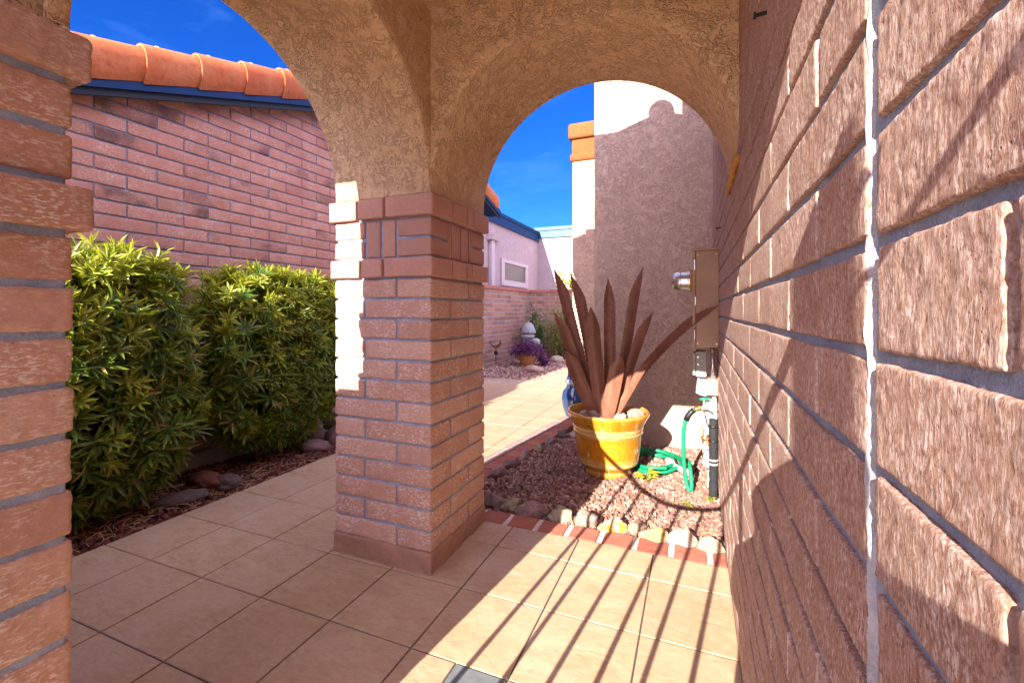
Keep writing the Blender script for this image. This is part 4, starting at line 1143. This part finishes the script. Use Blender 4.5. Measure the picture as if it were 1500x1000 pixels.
fh = thing('mauve_house', 'pale mauve stucco house with navy and teal parapet trim and one small window', 'house', (-9, 30, 0))
mb = MB(); box(mb, (-14, 18.5, -.15), (-6.0, 32.99, 9.6)); box(mb, (-14, 33.0, -.15), (3, 44, 9.9)); obj('wall', mb, M['stucco_mauve'], fh)
mb = MB(); prism(mb, [(-6.0, 9.08), (-5.87, 9.08), (-5.87, 9.66), (-5.80, 9.70), (-5.80, 9.92), (-6.0, 9.92)], 1, 18.5, 32.86); obj('parapet_trim', mb, M['navy'], fh)
mb = MB(); prism(mb, [(33.0, 9.40), (32.87, 9.40), (32.87, 9.98), (32.80, 10.02), (32.80, 10.30), (33.0, 10.30)], 0, -6.3, 3.2); obj('parapet_trim', mb, M['teal'], fh)
wd = MB(); 
for lo, hi in (((-5.985, 24.95, 4.98), (-5.88, 25.45, 6.85)), ((-5.985, 29.65, 4.98), (-5.88, 30.25, 6.85)), ((-5.985, 25.45, 4.98), (-5.88, 29.65, 5.38)), ((-5.985, 25.45, 6.6), (-5.88, 29.65, 6.85))): box(wd, lo, hi)
w_ = obj('window', wd, M['white_frame'], fh)
mb = MB(); box(mb, (-5.995, 25.46, 5.39), (-5.95, 29.64, 6.59)); obj('pane', mb, M['glass'], w_)
mb = MB(); prism(mb, [(-5.99, 8.25), (-5.5, 8.2), (-5.66, 7.85), (-5.99, 7.82)], 1, 22.7, 24.1); dp = obj('downspout', mb, M['white_frame'], fh)
mb = MB(); box(mb, (-5.985, 23.0, 0), (-5.75, 23.5, 7.84), .03); obj('pipe', mb, M['white_frame'], dp)

def loose(name, label, c, r, n, mat, seed, L, w, group=None, stems=6, up=.5, t0=(0, .3)):
    t = thing(name, label, 'plant', (c[0], c[1], 0), group); rr = random.Random(seed); mb = MB(); ms = MB()
    tips = []
    for k in range(stems):
        a = rr.uniform(0, 2 * PI); b0 = Vector((c[0] + rr.uniform(-.1, .1), c[1] + rr.uniform(-.1, .1), -.1))
        e = Vector((c[0] + math.cos(a) * r[0] * rr.uniform(.3, .9), c[1] + math.sin(a) * r[1] * rr.uniform(.3, .9), c[2] + r[2] * rr.uniform(.2, .95)))
        m_ = b0.lerp(e, .5) + Vector((0, 0, .12 * r[2])); tube(ms, [b0, m_, e], [.03, .02, .008], 5); tips.append((b0, m_, e))
    for k in range(n):
        b0, m_, e = rr.choice(tips); f = rr.uniform(.25, 1)
        p = (b0.lerp(m_, f * 2) if f < .5 else m_.lerp(e, f * 2 - 1)) + Vector((rr.gauss(0, .2) * r[0], rr.gauss(0, .2) * r[1], rr.gauss(0, .13) * r[2]))
        p.z = max(p.z, .02)
        d = Vector((rr.gauss(0, 1), rr.gauss(0, 1), rr.gauss(up, .7)))
        leafblade(mb, p, d, L * rr.uniform(.6, 1.2), w * rr.uniform(.7, 1.2), Vector((0, 0, 1)), .2, rr.random() * .94, rr.uniform(*t0))
    obj('foliage', mb, M[mat], t); obj('stem', ms, M['stem'], t)
    return t
loose('garden_shrub', 'dark green open shrub behind the stone statue', (-3.3, 24.2, .5), (1.0, 1.0, 3.0), 700, 'leaf_dark', 1, .42, .12, None, 14)
loose('garden_shrub', 'loose yellow-green feathery shrub in front of the low wall corner', (-1.6, 25.2, .4), (1.9, 1.2, 3.6), 1900, 'leaf_light', 2, .40, .05, None, 26)
loose('garden_shrub', 'dark green shrub top showing over the feathery one', (-.9, 26.2, 1.5), (1.5, .6, 3.0), 600, 'leaf_dark', 5, .45, .08, None, 14)
loose('citrus_bush', 'sunlit yellow-green bush above the low wall by the tall stucco block', (-1.3, 28.6, 3.2), (1.6, 1.0, 3.0), 900, 'leaf_yellow', 3, .42, .2, None, 12)
tp_ = thing('planted_pot', 'terracotta bowl of trailing purple plants in front of the statue', 'planter', (-2.5, 20.9, 0))
mb = MB(); lathe(mb, [(.34, 0), (.36, .03), (.43, .25), (.47, .36), (.465, .40), (.485, .46), (.50, .60), (.52, .64), (.50, .66), (.44, .64), (.42, .55), (.0001, .54)], (-2.5, 20.9, -.03), 32); obj('pot_body', mb, M['pot_terra'], tp_, True)
mb = MB(); rr = random.Random(31)
for k in range(900):
    a = rr.uniform(0, 2 * PI); q = rr.random() ** .6; hang = max(0, q - .55)
    p = Vector((-2.5 + math.cos(a) * q * 1.0, 20.9 + math.sin(a) * q * .9, .75 + .75 * (1 - q) * rr.random() - .5 * hang * rr.random() + .25 * rr.random()))
    leafblade(mb, p, Vector((rr.gauss(0, 1), rr.gauss(0, 1), rr.gauss(.4, .7))), rr.uniform(.15, .3), .08, Vector((0, 0, 1)), .2, rr.random() * .94, rr.uniform(0, .5))
obj('foliage', mb, M['leaf_purple'], tp_)
st = thing('garden_statue', 'pale grey stone garden statue with a capped head behind the purple plants', 'statue', (-2.9, 22.0, 0))
mb = MB(); lathe(mb, [(.42, 0), (.42, .3), (.34, .4), (.40, .8), (.42, 1.15), (.30, 1.4), (.26, 1.5), (.32, 1.58), (.34, 1.7), (.3, 1.74)], (-2.9, 22.0, -.05), 24, wob=.08); obj('body', mb, M['statue'], st, True)
mb = MB(); lathe(mb, [(.36, 1.60), (.42, 1.66), (.42, 1.80), (.34, 1.84), (.33, 1.90), (.0001, 1.91)], (-2.9, 22.0, -.05), 24); obj('collar', mb, M['statue'], st, True)
mb = MB(); lathe(mb, [(.30, 1.88), (.43, 1.90), (.45, 1.96), (.41, 2.15), (.33, 2.36), (.20, 2.52), (.0001, 2.58)], (-2.86, 21.98, -.05), 24, wob=.12); obj('head', mb, M['statue'], st, True)
mb = MB(); rock(mb, (-2.35, 21.9, 1.35), (.28, .26, .22), 8, 3, .12, False); obj('arm', mb, M['statue'], st, True)
mo = thing('moon_stake', 'rusty crescent moon ornament on a thin stake before the low wall', 'ornament', (-4.2, 20.2, 0))
mb = MB(); tube(mb, [(-4.2, 20.2, -.1), (-4.2, 20.2, 1.0)], .022, 6); obj('stake', mb, M['iron'], mo)
mb = MB(); rock(mb, (-4.2, 20.2, .78), (.12, .1, .14), 3, 2, .05, False); obj('ball', mb, M['iron'], mo)
poly = [(.36 * math.cos(a), .36 * math.sin(a)) for a in [PI * .95 + (PI * 1.15) * i / 20 for i in range(21)]]
inn = [(-.08 + .34 * math.cos(a), .12 + .30 * math.sin(a)) for a in [PI * 2.12 - (PI * 1.12) * i / 20 for i in range(1, 20)]]
mb = MB(); prism(mb, [(-4.2 + u * .95, 1.38 + w) for u, w in poly + inn], 1, 20.17, 20.23); obj('crescent', mb, M['rust'], mo)
stone('garden_stone', 'pinkish river stone on the gravel near the terracotta bowl', 'stone', (-1.3, 18.6, .12), (.50, .36, .24), 101, RK['river'], 'river stones in the far bed', False, amp=.15)
stone('garden_stone', 'round tan stone under the feathery shrub in the far bed', 'stone', (-1.45, 23.3, .15), (.42, .36, .28), 102, RK['tan'], 'river stones in the far bed', False, amp=.15)
loose('flower_plant', 'small plant with pink blooms beside the purple bowl', (-1.65, 21.2, .1), (.4, .4, .6), 160, 'leaf_purple', 14, .22, .12, None, 8, .5, (.4, 1.0))
ur = thing('blue_urn', 'dark blue glazed urn with a banded neck standing behind the ochre pot', 'urn', (3.02, 9.95, 0))
mb = MB(); lathe(mb, [(.26, 0), (.30, .04), (.40, .3), (.44, .55), (.40, .78), (.29, .92), (.27, 1.0), (.30, 1.05), (.30, 1.15), (.27, 1.2), (.24, 1.3), (.25, 1.5), (.30, 1.62), (.33, 1.68), (.30, 1.7), (.24, 1.66), (.22, 1.4)], (3.12, 9.9, -.05), 36); obj('urn_body', mb, M['blue_glaze'], ur, True)
mb = MB(); lathe(mb, [(.305, 1.03), (.325, 1.06), (.325, 1.14), (.305, 1.17)], (3.12, 9.9, -.05), 36); obj('neck_band', mb, M['box_blue'], ur, True)

# ------------------------------------------------------------------ light, sky, camera
m_, TE = .135, .425
sd = Vector((m_, 1, -TE * math.hypot(m_, 1))).normalized()
sun = bpy.data.lights.new('sun', 'SUN'); sun.energy = 2.8; sun.angle = math.radians(.28); sun.color = (1.0, .92, .80)
so = bpy.data.objects.new('sun', sun); COL.objects.link(so); so.rotation_euler = sd.to_track_quat('-Z', 'Y').to_euler(); so.location = (0, -6, 8)
W = bpy.data.worlds.new('World'); SC.world = W; W.use_nodes = True; nt = W.node_tree
bg = nt.nodes['Background']
sky = nt.nodes.new('ShaderNodeTexSky'); sky.sky_type = 'NISHITA'; sky.sun_disc = False
sky.sun_elevation = math.atan(TE); sky.sun_rotation = math.atan2(-sd.x, -sd.y); sky.dust_density = .3; sky.ozone_density = 3.5; sky.air_density = 1.0; sky.altitude = 800
hsv = nt.nodes.new('ShaderNodeHueSaturation'); hsv.inputs['Saturation'].default_value = 1.25; hsv.inputs['Value'].default_value = 1.0
nt.links.new(sky.outputs[0], hsv.inputs['Color'])
tc = nt.nodes.new('ShaderNodeTexCoord'); mp = nt.nodes.new('ShaderNodeMapping'); mp.inputs['Scale'].default_value = (2.0, 1.2, 7.0); mp.inputs['Rotation'].default_value = (.1, .25, .5)
nz_ = nt.nodes.new('ShaderNodeTexNoise'); nz_.inputs['Scale'].default_value = 2.2; nz_.inputs['Detail'].default_value = 7; nz_.inputs['Roughness'].default_value = .62; nz_.inputs['Distortion'].default_value = .8
nt.links.new(tc.outputs['Generated'], mp.inputs[0]); nt.links.new(mp.outputs[0], nz_.inputs['Vector'])
cr = nt.nodes.new('ShaderNodeValToRGB'); cr.color_ramp.elements[0].position = .50; cr.color_ramp.elements[0].color = (0, 0, 0, 1); cr.color_ramp.elements[1].position = .82; cr.color_ramp.elements[1].color = (.22, .22, .22, 1)
nt.links.new(nz_.outputs['Fac'], cr.inputs[0])
mx = nt.nodes.new('ShaderNodeMix'); mx.data_type = 'RGBA'; nt.links.new(cr.outputs[0], mx.inputs[0]); nt.links.new(hsv.outputs[0], mx.inputs[6]); mx.inputs[7].default_value = (5.2, 5.6, 6.4, 1)
sp = nt.nodes.new('ShaderNodeSeparateXYZ'); nt.links.new(tc.outputs['Generated'], sp.inputs[0])
def mrange(sock, a, b):
    n = nt.nodes.new('ShaderNodeMapRange'); n.interpolation_type = 'SMOOTHSTEP'; n.inputs[1].default_value = a; n.inputs[2].default_value = b; nt.links.new(sock, n.inputs[0]); return n.outputs[0]
def mixc(f, a, b):
    n = nt.nodes.new('ShaderNodeMix'); n.data_type = 'RGBA'; nt.links.new(f, n.inputs[0])
    for k, v in ((6, a), (7, b)):
        if hasattr(v, 'is_linked'): nt.links.new(v, n.inputs[k])
        else: n.inputs[k].default_value = v
    return n.outputs[2]
# polarised deep blue opposite the sun, fill light added overhead, low sky behind dimmed
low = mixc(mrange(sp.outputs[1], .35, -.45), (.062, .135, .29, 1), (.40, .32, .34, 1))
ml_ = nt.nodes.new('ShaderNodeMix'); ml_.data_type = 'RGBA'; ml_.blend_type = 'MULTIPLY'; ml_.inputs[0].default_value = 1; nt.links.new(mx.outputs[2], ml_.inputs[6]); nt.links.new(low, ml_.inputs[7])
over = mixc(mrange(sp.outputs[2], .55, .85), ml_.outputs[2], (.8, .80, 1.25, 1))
south_fill = nt.nodes.new('ShaderNodeMath'); south_fill.operation = 'MULTIPLY'; nt.links.new(mrange(sp.outputs[1], -.30, -.75), south_fill.inputs[0]); nt.links.new(mrange(sp.outputs[2], .22, .40), south_fill.inputs[1])
east_fill = nt.nodes.new('ShaderNodeMath'); east_fill.operation = 'MULTIPLY'; nt.links.new(mrange(sp.outputs[0], .12, .45), east_fill.inputs[0]); nt.links.new(mrange(sp.outputs[2], .3, .5), east_fill.inputs[1])
side = mixc(east_fill.outputs[0], over, (3.3, 3.0, 4.3, 1))                   # fill light added to the unseen side sky, lifts house wall and shrubs
fin_ = mixc(south_fill.outputs[0], side, (5.2, 4.5, 6.0, 1))                    # unseen sky round the sun brightened as added fill for shaded faces
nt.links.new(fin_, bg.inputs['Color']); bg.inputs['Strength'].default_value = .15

cam = bpy.data.cameras.new('camera'); co = bpy.data.objects.new('camera', cam); COL.objects.link(co)
co.location = Vector((6.5108, -3.6075, 3.208)) * S; co.rotation_euler = (PI / 2, 0, .3871)
cam.sensor_width = 36; cam.lens = 658.2 / 1500 * 36; cam.shift_y = -.03; cam.clip_start = .01; cam.clip_end = 500
SC.camera = co
SC.view_settings.view_transform = 'Standard'; SC.view_settings.look = 'None'; SC.view_settings.exposure = 2.72; SC.view_settings.gamma = 1.0
SC.cycles.max_bounces = 10; SC.cycles.diffuse_bounces = 7; SC.cycles.use_denoising = True
SC.cycles.sample_clamp_indirect = 8
